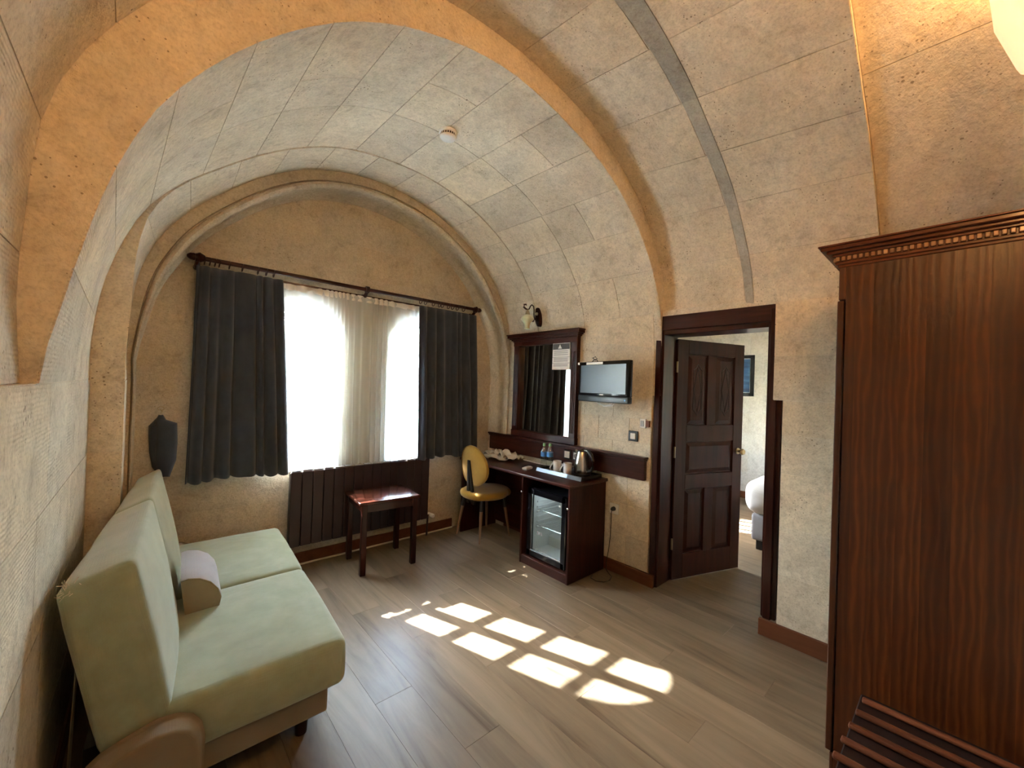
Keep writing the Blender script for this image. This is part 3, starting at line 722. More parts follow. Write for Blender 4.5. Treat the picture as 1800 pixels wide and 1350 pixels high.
# framed picture on the bedroom wall
pic = thing('framed_picture', 'dark framed blue picture on the pale wall seen past the open door', 'picture', (6.69, 2.27, 1.53))
f = MB(); y0, y1, z0, z1 = 2.07, 2.60, 1.525, 2.14
f.box(6.665, 6.692, y0, y1, z0, z0 + .05, bev=.004); f.box(6.665, 6.692, y0, y1, z1 - .05, z1, bev=.004); f.box(6.665, 6.692, y0, y0 + .05, z0, z1, bev=.004); f.box(6.665, 6.692, y1 - .05, y1, z0, z1, bev=.004)
obj('frame', f, 'black', pic)
f = MB(); f.box(6.678, 6.690, y0 + .045, y1 - .045, z0 + .045, z1 - .045); obj('mount', f, 'white', pic)
f = MB(); f.box(6.672, 6.680, y0 + .058, y1 - .058, z0 + .058, z1 - .058); obj('canvas', f, 'canvas', pic)

# bed
bed = thing('bed', 'bed with pale puffed quilt on a grey base beyond the doorway', 'bed', (5.5, 0.35, 0))
f = MB(); f.hexa([(4.57, -0.5, .09), (6.5, -0.5, .09), (6.5, 1.41, .09), (4.57, 1.41, .09), (4.57, -0.5, .36), (6.5, -0.5, .36), (6.5, 1.41, .36), (4.57, 1.41, .36)], bev=.03, seg=3); obj('bed_base', f, 'bed_base', bed, smooth=True)
f = MB(); f.softbox([(4.49, -0.5, .36), (6.5, -0.5, .36), (6.5, 1.47, .36), (4.49, 1.47, .36), (4.49, -0.5, .70), (6.5, -0.5, .70), (6.5, 1.47, .70), (4.49, 1.47, .70)], r=.12, bulge=(.01, .01, .03), ns=.012); obj('quilt', f, 'quilt', bed, smooth=True, angle=80)
for lx, ly in ((4.63, 1.33), (6.4, 1.33), (4.60, -.4), (6.4, -.4)):
    f = MB(); f.box(lx - .035, lx + .035, ly - .035, ly + .035, 0, .10, bev=.004); obj('leg', f, 'black', bed)

# ------------------------------------------------------------------ door
door = thing('door_1', 'dark mahogany doorway with its leaf swung open into the bedroom', None, (3.1, 1.21, 0), kind='structure')
for (ya, yb, za) in ((1.585, 1.655, 0.0), (0.775, 0.862, 0.105)):
    f = MB(); f.box(3.025, 3.26, ya, yb, za if yb < 1 else 0.0, 2.13, bev=.006)
    if yb > 1: f.box(3.012, 3.03, 1.60, 1.648, 0, 2.12, bev=.004)
    else: f.box(3.008, 3.03, 0.80, 0.846, 0.105, 2.12, bev=.004)
    obj('jamb', f, 'mahog', door)
f = MB(); f.box(3.015, 3.26, 0.79, 1.65, 2.035, 2.146, bev=.004); f.box(3.035, 3.26, 0.86, 1.59, 2.0, 2.037, bev=.004); obj('lintel', f, 'mahog_y', door)
# leaf in its own frame: origin hinge, X along the leaf, Y towards the viewer's side
ANG = math.atan2(1.34 - 1.60, 3.955 - 3.235); LW, LH, LT = 0.765, 1.975, 0.04
T = Matrix.Translation(Vector((3.235, 1.585, 0.012))) @ Matrix.Rotation(ANG, 4, 'Z')
def tl(mb): mb.bm.transform(T); return mb
SX = [0.0, 0.115, 0.335, 0.435, 0.655, LW]
RZ = [0.0, 0.20, 0.735, 0.855, 1.13, 1.265, 1.86, LH]
f = MB()
f.box(0, .115, -LT / 2, LT / 2, 0, LH, bev=.002); f.box(.655, LW, -LT / 2, LT / 2, 0, LH, bev=.002)
for za, zb in ((0, .20), (.735, .855), (1.13, 1.265), (1.86, LH)): f.box(.115, .655, -LT / 2, LT / 2, za, zb, bev=.002)
for za, zb in ((.20, .735), (1.265, 1.86)): f.box(.335, .435, -LT / 2, LT / 2, za, zb, bev=.002)
f.box(.11, .66, -.006, .006, .1, LH - .1)
leaf = obj('leaf', tl(f), 'door', door)
def raised(x0, x1, z0, z1):
    f = MB(); i1, i2 = .012, .042
    for sgn in (-1, 1):
        yb, yt = sgn * .006, sgn * .017
        a = [(x0 + i1, yb, z0 + i1), (x1 - i1, yb, z0 + i1), (x1 - i1, yb, z1 - i1), (x0 + i1, yb, z1 - i1)]
        b_ = [(x0 + i2, yt, z0 + i2), (x1 - i2, yt, z0 + i2), (x1 - i2, yt, z1 - i2), (x0 + i2, yt, z1 - i2)]
        f.poly(b_)
        for k in range(4): f.poly([a[k], a[(k + 1) % 4], b_[(k + 1) % 4], b_[k]])
    return obj('panel', tl(f), 'door', leaf)
for a in ((.115, .335, .20, .735), (.435, .655, .20, .735), (.115, .655, .855, 1.13), (.115, .335, 1.265, 1.86), (.435, .655, 1.265, 1.86)): raised(*a)
for xc in (.225, .545):
    f = MB(); zc_, h, w = 1.5625, .215, .046
    def stroke(pts, r=.0040):
        f.tube([(p[0], -.0170, p[1]) for p in pts], r, 5)
    stroke([(xc, zc_ + h), (xc + w * .55, zc_ + h - .035), (xc + w, zc_ + h - .05), (xc + w, zc_ - h + .05), (xc + w * .55, zc_ - h + .035), (xc, zc_ - h), (xc - w * .55, zc_ - h + .035), (xc - w, zc_ - h + .05), (xc - w, zc_ + h - .05), (xc - w * .55, zc_ + h - .035), (xc, zc_ + h)])
    stroke([(xc, zc_ + h - .03), (xc + w - .004, zc_), (xc, zc_ - h + .03), (xc - w + .004, zc_), (xc, zc_ + h - .03)], .0042)
    obj('carving', tl(f), 'door_dark', leaf)
f = MB(); kz, kx = 1.035, .715
for sgn in (-1, 1):
    f.lathe([(.001, sgn * .019), (.027, sgn * .019), (.027, sgn * .026), (.012, sgn * .030), (.011, sgn * .050), (.024, sgn * .058), (.027, sgn * .070), (.020, sgn * .082), (.001, sgn * .084)], (kx, 0, kz), 'y', 18)
obj('knob', tl(f), 'brass', leaf, smooth=True)
for hz in (.25, 1.0, 1.70):
    f = MB(); f.tube([(-.008, -.022, hz), (-.008, -.022, hz + .09)], .008, 8); obj('hinge', tl(f), 'brass', leaf, smooth=True)

# ------------------------------------------------------------------ curtains
def cloth(x0t, x1t, x0b, x1b, zt, zb, y0, amp, folds, seed, pinch=0.4, nv=22, per=10, hem=0.012):
    r = random.Random(seed); ph = [r.uniform(-.9, .9) for _ in range(folds + 2)]; am = [r.uniform(.55, 1.15) for _ in range(folds + 2)]
    nu = folds * per; P = []
    for j in range(nv + 1):
        v = j / nv; row = []
        for i in range(nu + 1):
            u = i / nu; q = folds * min(1, max(0, u + (0.055 * math.sin(9.0 * u + seed) + 0.03 * math.sin(21 * u + 2 * seed)) * math.sin(PI * u) * (pinch < .5 and per > 8))); k = int(q); fr = q - k
            a = lerp(am[k], am[k + 1], fr); p = lerp(ph[k], ph[k + 1], fr) * (0.3 + 0.7 * v)
            wv = math.sin(2 * PI * q + p); wv = math.copysign(abs(wv) ** 0.8, wv)
            A = amp * a * lerp(pinch, 1.0, min(1, v * 2.2))
            x = lerp(lerp(x0t, x1t, u), lerp(x0b, x1b, u), v) + 0.35 * A * math.cos(2 * PI * q + p)
            z = lerp(zt, zb + hem * math.sin(6.1 * u + seed) + 0.006 * math.sin(2 * PI * q), v)
            row.append(Vector((x, y0 + A * wv + 0.006 * math.sin(5 * v + 9 * u), z)))
        P.append(row)
    mb = MB(); mb.quadgrid(P); return mb
def solid(o, th):
    md = o.modifiers.new('thickness', 'SOLIDIFY'); md.thickness = th; md.offset = 0
def ring_mb(x, y=3.60, z=2.365, R=.027, r=.0035):
    f = MB(); pts = [(x + .004 * math.sin(a), y + R * math.cos(a), z + R * math.sin(a)) for a in [2 * PI * k / 14 for k in range(15)]]
    f.tube(pts, r, 6, caps=False); return f
ct = thing('dark_curtain', 'slate grey curtain drawn to the left end of the rod', 'curtain', (0.5, 3.60, 0.80))
o = obj('cloth', cloth(.225, .765, .20, .85, 2.325, .805, 3.585, .036, 7, 5), 'dark_curtain', ct, smooth=True, angle=180, fix=False); solid(o, .003)
for x in (.275, .305, .335, .36, .42, .50, .60, .655, .705): obj('curtain_ring', ring_mb(x), 'mahog', ct, smooth=True)
ct = thing('dark_curtain', 'slate grey curtain drawn to the right end of the rod beside the desk chair', 'curtain', (2.35, 3.60, 0.78))
o = obj('cloth', cloth(1.955, 2.655, 1.985, 2.735, 2.315, .795, 3.576, .034, 7, 12), 'dark_curtain', ct, smooth=True, angle=180, fix=False); solid(o, .003)
for x in (1.985, 2.04, 2.13, 2.20, 2.235, 2.31, 2.36, 2.42, 2.50): obj('curtain_ring', ring_mb(x), 'mahog', ct, smooth=True)
ct = thing('sheer_curtain', 'white pleated voile hanging over the two windows between the dark curtains', 'curtain', (1.4, 3.65, 0.80))
obj('cloth', cloth(.60, 2.10, .64, 2.10, 2.318, .805, 3.645, .017, 24, 21, nv=16, per=9, hem=.006), 'sheer', ct, smooth=True, angle=180, fix=False)
f = cloth(.60, 2.10, .60, 2.10, 2.322, 2.27, 3.643, .017, 24, 21, nv=2, per=9, hem=0.0)
o = obj('heading_tape', f, 'white', ct, smooth=True, angle=180, fix=False)

rod = thing('curtain_rod', 'long dark wooden curtain rod with turned finials above the windows', 'curtain rod', (1.45, 3.60, 2.38))
RD = lambda x: 2.382
f = MB(); f.tube([(.27, 3.60, 2.380), (1.45, 3.60, 2.378), (2.64, 3.60, 2.384)], .0165, 12); obj('pole', f, 'mahog_x', rod, smooth=True)
f = MB(); f.box(.30, 2.62, 3.640, 3.655, 2.318, 2.332, bev=.002); obj('track', f, 'mahog_x', rod)
for sg, x in ((-1, .275), (1, 2.635)):
    f = MB(); f.lathe([(.001, 0), (.020, 0), (.026, sg * .012), (.036, sg * .03), (.028, sg * .045), (.020, sg * .05), (.026, sg * .062), (.022, sg * .085), (.010, sg * .10), (.001, sg * .102)], (x, 3.60, 2.382), 'x', 14)
    obj('finial', f, 'mahog', rod, smooth=True)
for x in (.235, 1.445, 2.655):
    f = MB(); f.tube([(x, 3.70, 2.33), (x, 3.66, 2.32), (x, 3.62, 2.345), (x, 3.60, 2.37)], [.022, .018, .015, .016], 8)
    f.lathe([(.001, -.014), (.030, -.014), (.030, .014), (.001, .014)], (x, 3.60, 2.378), 'x', 14); obj('bracket', f, 'mahog', rod, smooth=True)

tb = thing('curtain_tieback', 'slate grey tieback cloth hanging on a brass hook left of the curtain', 'tieback', (.075, 3.68, 0.84))
f = MB(); f.tube([(.072, 3.70, 1.315), (.072, 3.67, 1.312), (.080, 3.655, 1.30), (.072, 3.65, 1.285)], .004, 6)
f.tube([(.072 + .017 * math.cos(a), 3.66, 1.320 + .013 * math.sin(a)) for a in [2 * PI * k / 12 for k in range(13)]], .0035, 6); obj('hook', f, 'brass', tb, smooth=True)
def tie(pts_l, pts_r, y, th):
    f = MB(); n = len(pts_l)
    rows = []
    for k in range(n):
        a, b_ = Vector((pts_l[k][0], y, pts_l[k][1])), Vector((pts_r[k][0], y, pts_r[k][1]))
        rows.append([a.lerp(b_, q / 5) + Vector((0, -.016 * math.sin(PI * q / 5) * (1 + .3 * math.sin(k)), 0)) for q in range(6)])
    f.quadgrid(rows); return f
o = obj('cloth', tie([(.062, 1.275), (.045, 1.225), (.052, 1.15), (.050, 1.05), (.052, .95), (.075, .86)], [(.082, 1.275), (.10, 1.24), (.160, 1.215), (.166, 1.08), (.162, .96), (.13, .845)], 3.665, 0), 'dark_curtain', tb, smooth=True, angle=180); solid(o, .006)
o = obj('cloth', tie([(.06, 1.262), (.014, 1.20), (.016, 1.12), (.022, 1.02), (.04, .92), (.078, .85)], [(.078, 1.262), (.09, 1.20), (.085, 1.12), (.085, 1.02), (.09, .92), (.118, .845)], 3.682, 0), 'dark_curtain', tb, smooth=True, angle=180); solid(o, .006)

# ------------------------------------------------------------------ radiator
ra = thing('radiator', 'wide dark brown panel radiator under the windows', 'radiator', (1.51, 3.62, .18))
RX0, RX1 = .878, 2.150; NP = 15
for k in range(NP):
    f = MB(); a, b_ = lerp(RX0, RX1, k / NP), lerp(RX0, RX1, (k + 1) / NP)
    f.box(a + .0025, b_ - .0025, 3.600, 3.622, .185, .795, bev=.004, seg=2); obj('panel', f, 'radiator', ra)
f = MB(); f.box(RX0, RX1, 3.616, 3.660, .188, .790, bev=.003); obj('back_plate', f, 'black', ra)
for k in range(NP):
    f = MB(); a = lerp(RX0, RX1, k / NP); f.box(a + .006, a + .078, 3.606, 3.664, .797, .806 + .003 * (k % 2), bev=.003); obj('top_grille', f, 'grey_top', ra)
f = MB(); f.tube([(2.150, 3.635, .225), (2.185, 3.635, .222), (2.205, 3.628, .205)], [.010, .012, .012], 8); f.lathe([(.001, 0), (.019, 0), (.021, -.035), (.016, -.048), (.001, -.05)], (2.200, 3.625, .205), 'y', 14); obj('valve', f, 'white', ra, smooth=True)
f = MB(); f.tube([(2.165, 3.63, .215), (2.165, 3.635, .10), (2.165, 3.64, 0.0)], .010, 8); obj('pipe', f, 'radiator', ra, smooth=True)
f = MB(); f.tube([(RX0, 3.635, .215), (.845, 3.635, .205), (.83, 3.63, .19)], [.010, .013, .009], 8); f.tube([(.835, 3.63, .20), (.82, 3.65, .10), (.82, 3.66, 0)], .009, 8); obj('valve', f, 'white', ra, smooth=True)
for x in (1.1, 1.95):
    for z in (.24, .70):
        f = MB(); f.box(x - .02, x + .02, 3.655, 3.697, z, z + .04); obj('bracket', f, 'black', ra)

# ------------------------------------------------------------------ side table
tb = thing('side_table', 'small mahogany side table standing in front of the radiator', 'table', (1.545, 3.355, 0), math.radians(-4.7))
TT = MATS[tb.name]
def loc(mb): mb.bm.transform(TT); return mb
f = MB(); f.box(-.257, .257, -.215, .215, .562, .586, bev=.006, seg=3); obj('tabletop', loc(f), 'table', tb, smooth=True)
for sx in (-1, 1):
    for sy in (-1, 1):
        f = MB(); x, y = sx * .213, sy * .190
        f.box(x - .022, x + .022, y - .022, y + .022, 0, .564, bev=.005, seg=2)
        obj('leg', loc(f), 'mahog', tb)
for s_ in (-1, 1):
    f = MB(); f.box(-.20, .20, s_ * .196 - .009, s_ * .196 + .009, .500, .562, bev=.002); obj('apron', loc(f), 'mahog_x', tb)
    f = MB(); f.box(s_ * .219 - .009, s_ * .219 + .009, -.18, .18, .500, .562, bev=.002); obj('apron', loc(f), 'mahog_y', tb)

# ------------------------------------------------------------------ desk with fridge housing, mirror and dado
dk = thing('desk', 'long dark mahogany desk with fridge housing along the right wall', 'desk', (2.75, 2.85, 0))
f = MB(); f.box(2.475, 2.985, 2.035, 3.545, .758, .786, bev=.008, seg=3); obj('desktop', f, 'mahog_y', dk, smooth=True)
for ya, yb in ((2.050, 2.070), (2.585, 2.605), (3.51, 3.53)):
    f = MB(); f.box(2.495, 2.975, ya, yb, 0.0, .758, bev=.002); obj('side_panel', f, 'mahog', dk)
f = MB(); f.box(2.500, 2.520, 2.07, 2.585, 0.0, .072, bev=.002); obj('plinth', f, 'mahog_y', dk)
f = MB(); f.box(2.955, 2.975, 2.07, 3.51, 0.05, .758); obj('back_panel', f, 'mahog_y', dk)
f = MB(); f.box(2.52, 2.955, 2.07, 2.585, .060, .074); obj('shelf', f, 'mahog_y', dk)
for y, z in ((2.592, .625), (2.064, .600)):
    f = MB(); f.lathe([(.001, 0), (.008, 0), (.009, -.012), (.001, -.016)], (2.495, y, z), 'x', 10); obj('door_bumper', f, 'chrome', dk, smooth=True)

fr = thing('mini_fridge', 'black glass-fronted mini fridge set into the end of the desk', 'fridge', (2.75, 2.33, .075))
FY0, FY1, FZ0, FZ1 = 2.115, 2.545, .085, .668
f = MB(); t = .02
f.box(2.56, 2.94, FY0, FY0 + .03, FZ0, FZ1 - .01); f.box(2.56, 2.94, FY1 - .03, FY1, FZ0, FZ1 - .01); f.box(2.56, 2.94, FY0, FY1, FZ0 - .01, FZ0 + .025); f.box(2.56, 2.94, FY0, FY1, FZ1 - .035, FZ1 - .01); f.box(2.92, 2.945, FY0, FY1, FZ0, FZ1 - .01)
obj('housing', f, 'black', fr)
f = MB(); f.box(2.565, 2.915, FY0 + .031, FY0 + .036, FZ0 + .026, FZ1 - .036); f.box(2.565, 2.915, FY1 - .036, FY1 - .031, FZ0 + .026, FZ1 - .036); f.box(2.912, 2.918, FY0 + .03, FY1 - .03, FZ0 + .026, FZ1 - .036); f.box(2.565, 2.915, FY0 + .03, FY1 - .03, FZ0 + .026, FZ0 + .031); f.box(2.565, 2.915, FY0 + .03, FY1 - .03, FZ1 - .042, FZ1 - .036)
for k in range(6):
    z = FZ0 + .22 + k * .045
    f.box(2.60, 2.90, FY1 - .045, FY1 - .034, z, z + .018, bev=.004); f.box(2.60, 2.90, FY0 + .034, FY0 + .045, z, z + .018, bev=.004)
f.box(2.76, 2.912, FY0 + .036, FY1 - .036, FZ0 + .031, FZ0 + .12, bev=.006)
obj('liner', f, 'white', fr)
for z in (.335, .475):
    f = MB()
    f.tube([(2.60, FY0 + .04, z), (2.60, FY1 - .04, z)], .003, 6)
    for k in range(14):
        y = lerp(FY0 + .05, FY1 - .05, k / 13); f.tube([(2.60, y, z), (2.90, y, z)], .0016, 4)
    obj('wire_shelf', f, 'chrome', fr)
f = MB(); dx0, dx1 = 2.523, 2.558
f.box(dx0, dx1, FY0 - .005, FY0 + .042, FZ0, FZ1, bev=.004); f.box(dx0, dx1, FY1 - .042, FY1 + .005, FZ0, FZ1, bev=.004); f.box(dx0, dx1, FY0, FY1, FZ0, FZ0 + .052, bev=.004); f.box(dx0, dx1, FY0, FY1, FZ1 - .052, FZ1, bev=.004)
dr = obj('door', f, 'tv_black', fr)
f = MB(); f.box(2.536, 2.540, FY0 + .04, FY1 - .04, FZ0 + .05, FZ1 - .05); obj('pane', f, 'fridge_glass', dr)
f = MB()
for (a, b_) in ((FY0 + .042, FY0 + .046), (FY1 - .046, FY1 - .042)): f.box(2.529, 2.536, a, b_, FZ0 + .052, FZ1 - .052)
f.box(2.529, 2.536, FY0 + .042, FY1 - .042, FZ0 + .052, FZ0 + .056); obj('trim_bead', f, 'chrome', dr)
f = MB(); f.box(2.533, 2.536, 2.175, 2.195, .575, .590); o = obj('sticker', f, 'white', dr)
f = MB()
for k in range(3): f.box(2.534, 2.536, 2.375 + .022 * k, 2.39 + .022 * k, .285, .31)
obj('printed_mark', f, 'print_grey', dr)
f = MB(); f.lathe([(.001, 0), (.012, 0), (.010, -.010), (.001, -.012)], (2.74, 2.33, .628), 'z', 12); obj('fill_light_cover', f, 'white', fr)  # invented cover for the added interior light
bulb('fridge_fill_light', (2.66, 2.33, .585), 0.12, .015, (.85, .93, 1.0))  # added light to brighten the interior, no lamp visible there

dd = thing('wall_board', 'mahogany board with moulded cap fixed to the wall behind the desk', 'wall board', (2.99, 2.7, .82))
f = MB(); f.box(2.972, 3.008, 1.69, 3.665, .83, 1.0, bev=.003); obj('board', f, 'mahog_y', dd)
f = MB(); f.box(2.945, 3.008, 1.675, 3.672, 1.0, 1.020, bev=.006, seg=2); f.box(2.958, 3.006, 1.682, 3.668, .985, 1.002, bev=.003); obj('cap', f, 'mahog_y', dd)
for yy, lab in ((2.485, 'white blank cover plate on the wall board behind the mugs'), (2.375, 'white power socket on the wall board beside the kettle')):
    s_ = thing('wall_plate' if yy > 2.4 else 'power_socket', lab, 'socket', (2.97, yy, .87))
    f = MB(); f.box(2.960, 2.972, yy - .042, yy + .042, .885, .970, bev=.003); obj('frame', f, 'black', s_)
    f = MB(); f.box(2.956, 2.962, yy - .030, yy + .030, .897, .958, bev=.002); obj('plate', f, 'white', s_)
    if yy < 2.4:
        f = MB(); f.lathe([(.019, .0), (.021, -.004), (.013, -.001), (.001, .0)], (2.9565, yy, .928), 'x', 14); obj('socket_well', f, 'print_grey', s_)

mi = thing('wall_mirror', 'tall mirror in a mahogany frame with a crown cornice above the desk', 'mirror', (2.98, 2.88, 1.03))
MY0, MY1 = 2.405, 3.285
def my(y, z): return y   # frame verticals
for ya, yb in ((2.40, 2.475), (3.195, 3.275)):
    f = MB(); f.hexa([(2.955, ya, 1.025), (3.005, ya, 1.025), (3.005, yb, 1.025), (2.955, yb, 1.025), (2.955, ya, 2.0), (3.005, ya, 2.0), (3.005, yb, 2.0), (2.955, yb, 2.0)], bev=.006, seg=2)
    for k in range(3): f.tube([(2.953, ya + .02 + k * .0175, 1.13), (2.953, ya + .02 + k * .0175, 1.90)], .004, 5)
    obj('stile', f, 'mahog', mi)
f = MB(); f.box(2.953, 3.005, 2.395, 3.285, 1.022, 1.092, bev=.006); obj('bottom_rail', f, 'mahog_y', mi)
f = MB(); f.box(2.953, 3.005, 2.40, 3.28, 1.985, 2.035, bev=.004)
for k, (ex, z0, z1) in enumerate(((.006, 2.03, 2.045), (.020, 2.043, 2.060), (.036, 2.058, 2.072), (.052, 2.070, 2.098), (.060, 2.096, 2.108))):
    f.box(2.953 - ex, 3.0, 2.40 - ex, 3.28 + ex, z0, z1, bev=.003)
obj('cornice', f, 'mahog_y', mi)
f = MB(); f.hexa([(2.962, 2.47, 1.085), (2.990, 2.47, 1.085), (3.006, 3.2, 1.085), (3.000, 3.2, 1.085), (2.962, 2.47, 1.99), (2.990, 2.47, 1.99), (3.006, 3.2, 1.99), (3.000, 3.2, 1.99)]); obj('glass', f, 'mirror', mi)
nc = thing('notice_card', 'white notice with a dark header stuck to the top right of the mirror', 'notice', (2.955, 2.59, 1.73))
f = MB(); f.box(2.954, 2.957, 2.485, 2.705, 1.730, 1.985); obj('card', f, 'white', nc)
f = MB(); f.box(2.9525, 2.9545, 2.490, 2.700, 1.925, 1.980); hd = obj('header', f, 'emblem', nc)
f = MB(); f.poly([(2.952, 2.585, 1.932), (2.952, 2.610, 1.975), (2.952, 2.635, 1.932)]); obj('emblem', f, 'white', hd)
f = MB()
for z in (1.905, 1.888, 1.870, 1.835, 1.822, 1.808, 1.775, 1.762): f.box(2.9528, 2.9542, 2.51, 2.69, z, z + .006)
obj('printed_text', f, 'print_grey', nc)
f = MB(); f.box(2.9525, 2.9543, 2.487, 2.703, 1.848, 1.852); f.box(2.9525, 2.9543, 2.487, 2.703, 1.790, 1.794); obj('ruled_line', f, 'print_grey', nc)

# ------------------------------------------------------------------ television
tv = thing('television', 'small black flat television on a wall bracket between mirror and doorway', 'television', (2.75, 1.97, 1.45))
A, B_ = Vector((2.82, 2.262, 0)), Vector((2.70, 1.688, 0)); dv = (B_ - A); LWt = dv.length; dv.normalize(); nv_ = Vector((dv.y, -dv.x, 0)); nv_ = nv_ if nv_.x < 0 else -nv_
TVM = Matrix((( dv.x, nv_.x, 0, A.x), (dv.y, nv_.y, 0, A.y), (0, 0, 1, 1.446), (0, 0, 0, 1)))
def tt(mb): mb.bm.transform(TVM); return mb
H_ = .338
f = MB(); f.box(0, LWt, -.045, 0, .05, H_, bev=.008, seg=2); f.box(.06, LWt - .06, -.075, -.04, .08, H_ - .05, bev=.01); obj('casing', tt(f), 'tv_black', tv, smooth=True)
f = MB(); f.box(0, LWt, -.045, .004, 0, .052, bev=.008, seg=2); obj('speaker_bar', tt(f), 'black', tv, smooth=True)
f = MB(); f.box(.028, LWt - .030, -.001, .002, .073, H_ - .030); obj('screen', tt(f), 'screen', tv)
f = MB(); f.box(LWt * .46, LWt * .54, .001, .0035, .058, .066); obj('badge', tt(f), 'white', tv)
f = MB(); f.box(LWt - .035, LWt - .025, .003, .006, .020, .032); obj('power_light', tt(f), 'blue', tv)
f = MB(); f.box(.10, .30, .001, .003, H_ - .026, H_ - .006); obj('sticker', tt(f), 'white', tv)
f = MB(); f.tube([(2.79, 1.97, 1.55), (2.90, 1.99, 1.55), (3.0, 2.0, 1.55)], .016, 8); f.box(2.99, 3.006, 1.94, 2.06, 1.47, 1.63); obj('wall_bracket', f, 'black', tv)
f = MB(); f.tube([(2.80, 2.08, 1.465), (2.81, 2.04, 1.435), (2.82, 1.98, 1.418), (2.82, 1.92, 1.430), (2.80, 1.88, 1.465)], .005, 6); f.tube([(2.86, 2.10, 1.465), (2.86, 2.02, 1.41), (2.86, 1.93, 1.42), (2.85, 1.89, 1.47)], .004, 6); obj('cable_loop', f, 'white', tv, smooth=True)
f = MB(); f.tube([(2.84, 2.15, 1.775), (2.85, 2.13, 1.80), (2.86, 2.10, 1.815), (2.86, 2.12, 1.83), (2.86, 2.15, 1.822), (2.85, 2.11, 1.80), (2.83, 2.08, 1.80), (2.82, 2.06, 1.775)], .004, 6); obj('top_cable', f, 'black', tv, smooth=True)
f = MB(); f.box(-.03, .012, -.03, -.008, H_ - .022, H_ - .002, bev=.002); obj('side_connector', tt(f), 'white', tv)

# ------------------------------------------------------------------ small wall fittings
sw = thing('light_switch', 'white light switch in a dark square frame left of the doorway', 'switch', (3.0, 1.815, 1.135))
f = MB(); f.box(2.992, 3.006, 1.772, 1.858, 1.133, 1.217, bev=.003); obj('frame', f, 'black', sw)
f = MB(); f.box(2.986, 2.994, 1.790, 1.838, 1.150, 1.200, bev=.003); obj('rocker', f, 'white', sw)
kh = thing('key_card_holder', 'small cream key card holder with a brown card beside the door frame', 'card holder', (3.0, 1.71, 1.255))
f = MB(); f.box(2.984, 3.006, 1.700, 1.752, 1.250, 1.325, bev=.003); obj('housing', f, 'white', kh)
f = MB(); f.box(2.980, 2.988, 1.714, 1.742, 1.264, 1.310, bev=.001); obj('front_slot', f, 'print_grey', kh)
f = MB(); f.box(2.985, 3.002, 1.668, 1.700, 1.262, 1.312, bev=.001); obj('card', f, 'skirting', kh)
so = thing('wall_socket', 'cream wall socket low on the wall right of the desk', 'socket', (3.0, 1.975, .50))
f = MB(); f.box(2.994, 3.006, 1.932, 2.020, .492, .580, bev=.003); obj('plate', f, 'white', so)
pc = thing('power_cable', 'black plug and cord running from the low socket to a loop on the floor', 'cord', (2.97, 1.98, .53))
f = MB(); f.lathe([(.001, 0), (.019, 0), (.018, -.022), (.010, -.040), (.001, -.041)], (2.997, 1.975, .537), 'x', 14); obj('plug', f, 'black', pc, smooth=True)
f = MB(); f.tube([(2.962, 1.975, .532), (2.957, 1.975, .50), (2.962, 1.978, .42), (2.967, 1.985, .30), (2.962, 1.995, .18), (2.955, 2.01, .08), (2.945, 2.0, .02), (2.93, 1.96, .006), (2.90, 1.915, .005), (2.84, 1.89, .005), (2.77, 1.90, .005), (2.735, 1.95, .005), (2.745, 2.01, .005), (2.80, 2.035, .005)], .0035, 6); obj('cord', f, 'black', pc, smooth=True)

sm = thing('smoke_detector', 'round white smoke detector on the vault', 'smoke detector', (1.42, 2.28, 3.15))
f = MB(); f.lathe([(.001, .03), (.060, .03), (.060, .012), (.055, .008)], (1.425, 2.30, 3.190), 'z', 28); obj('base', f, 'white', sm, smooth=True)
f = MB(); f.lathe([(.050, .012), (.050, -.010)], (1.425, 2.30, 3.190), 'z', 28); obj('vent_band', f, 'black', sm, smooth=True)
for k in range(22):
    a = 2 * PI * k / 22; c_, s_ = math.cos(a), math.sin(a)
    f = MB(); f.tube([(1.425 + .052 * c_, 2.30 + .052 * s_, 3.203), (1.425 + .052 * c_, 2.30 + .052 * s_, 3.179)], .003, 4); obj('vent_rib', f, 'white', sm)
f = MB(); f.lathe([(.001, -.022), (.040, -.022), (.052, -.016), (.055, -.010), (.052, -.007), (.001, -.007)], (1.425, 2.30, 3.190), 'z', 28); obj('cap', f, 'white', sm, smooth=True)

# wall lamp above the mirror (unlit)
wl = thing('wall_sconce', 'unlit tulip glass wall lamp on a dark oval plaque above the mirror', 'wall lamp', (2.97, 2.92, 2.17))
f = MB()
rings = []
for x, s_ in ((3.0, 1.0), (2.955, 1.0), (2.940, .85), (2.935, .4)):
    rings.append([Vector((x - .03 * (zz > 0) * 0, 2.92 + s_ * yy, 2.298 + s_ * zz)) for yy, zz in [(.040 * math.copysign(abs(math.cos(a)) ** .8, math.cos(a)), .125 * math.copysign(abs(math.sin(a)) ** .9, math.sin(a))) for a in [2 * PI * k / 20 for k in range(20)]]])
V = f.quadgrid(rings, closev=True); f.bm.faces.new(V[-1]); obj('plaque', f, 'mahog', wl, smooth=True, angle=35)
f = MB(); f.lathe([(.001, 0), (.016, 0), (.014, -.012), (.001, -.016)], (2.935, 2.92, 2.30), 'x', 14); obj('boss', f, 'brass', wl, smooth=True)
f = MB(); P_ = [(2.93, 2.93, 2.235), (2.915, 2.935, 2.25), (2.905, 2.935, 2.29), (2.905, 2.935, 2.34), (2.895, 2.935, 2.375), (2.87, 2.935, 2.385), (2.845, 2.93, 2.365), (2.825, 2.925, 2.335), (2.80, 2.92, 2.325)]
f.tube(P_, .006, 8); f.tube([(2.915, 2.935, 2.25), (2.895, 2.935, 2.215), (2.875, 2.935, 2.222), (2.885, 2.935, 2.24)], .005, 6)
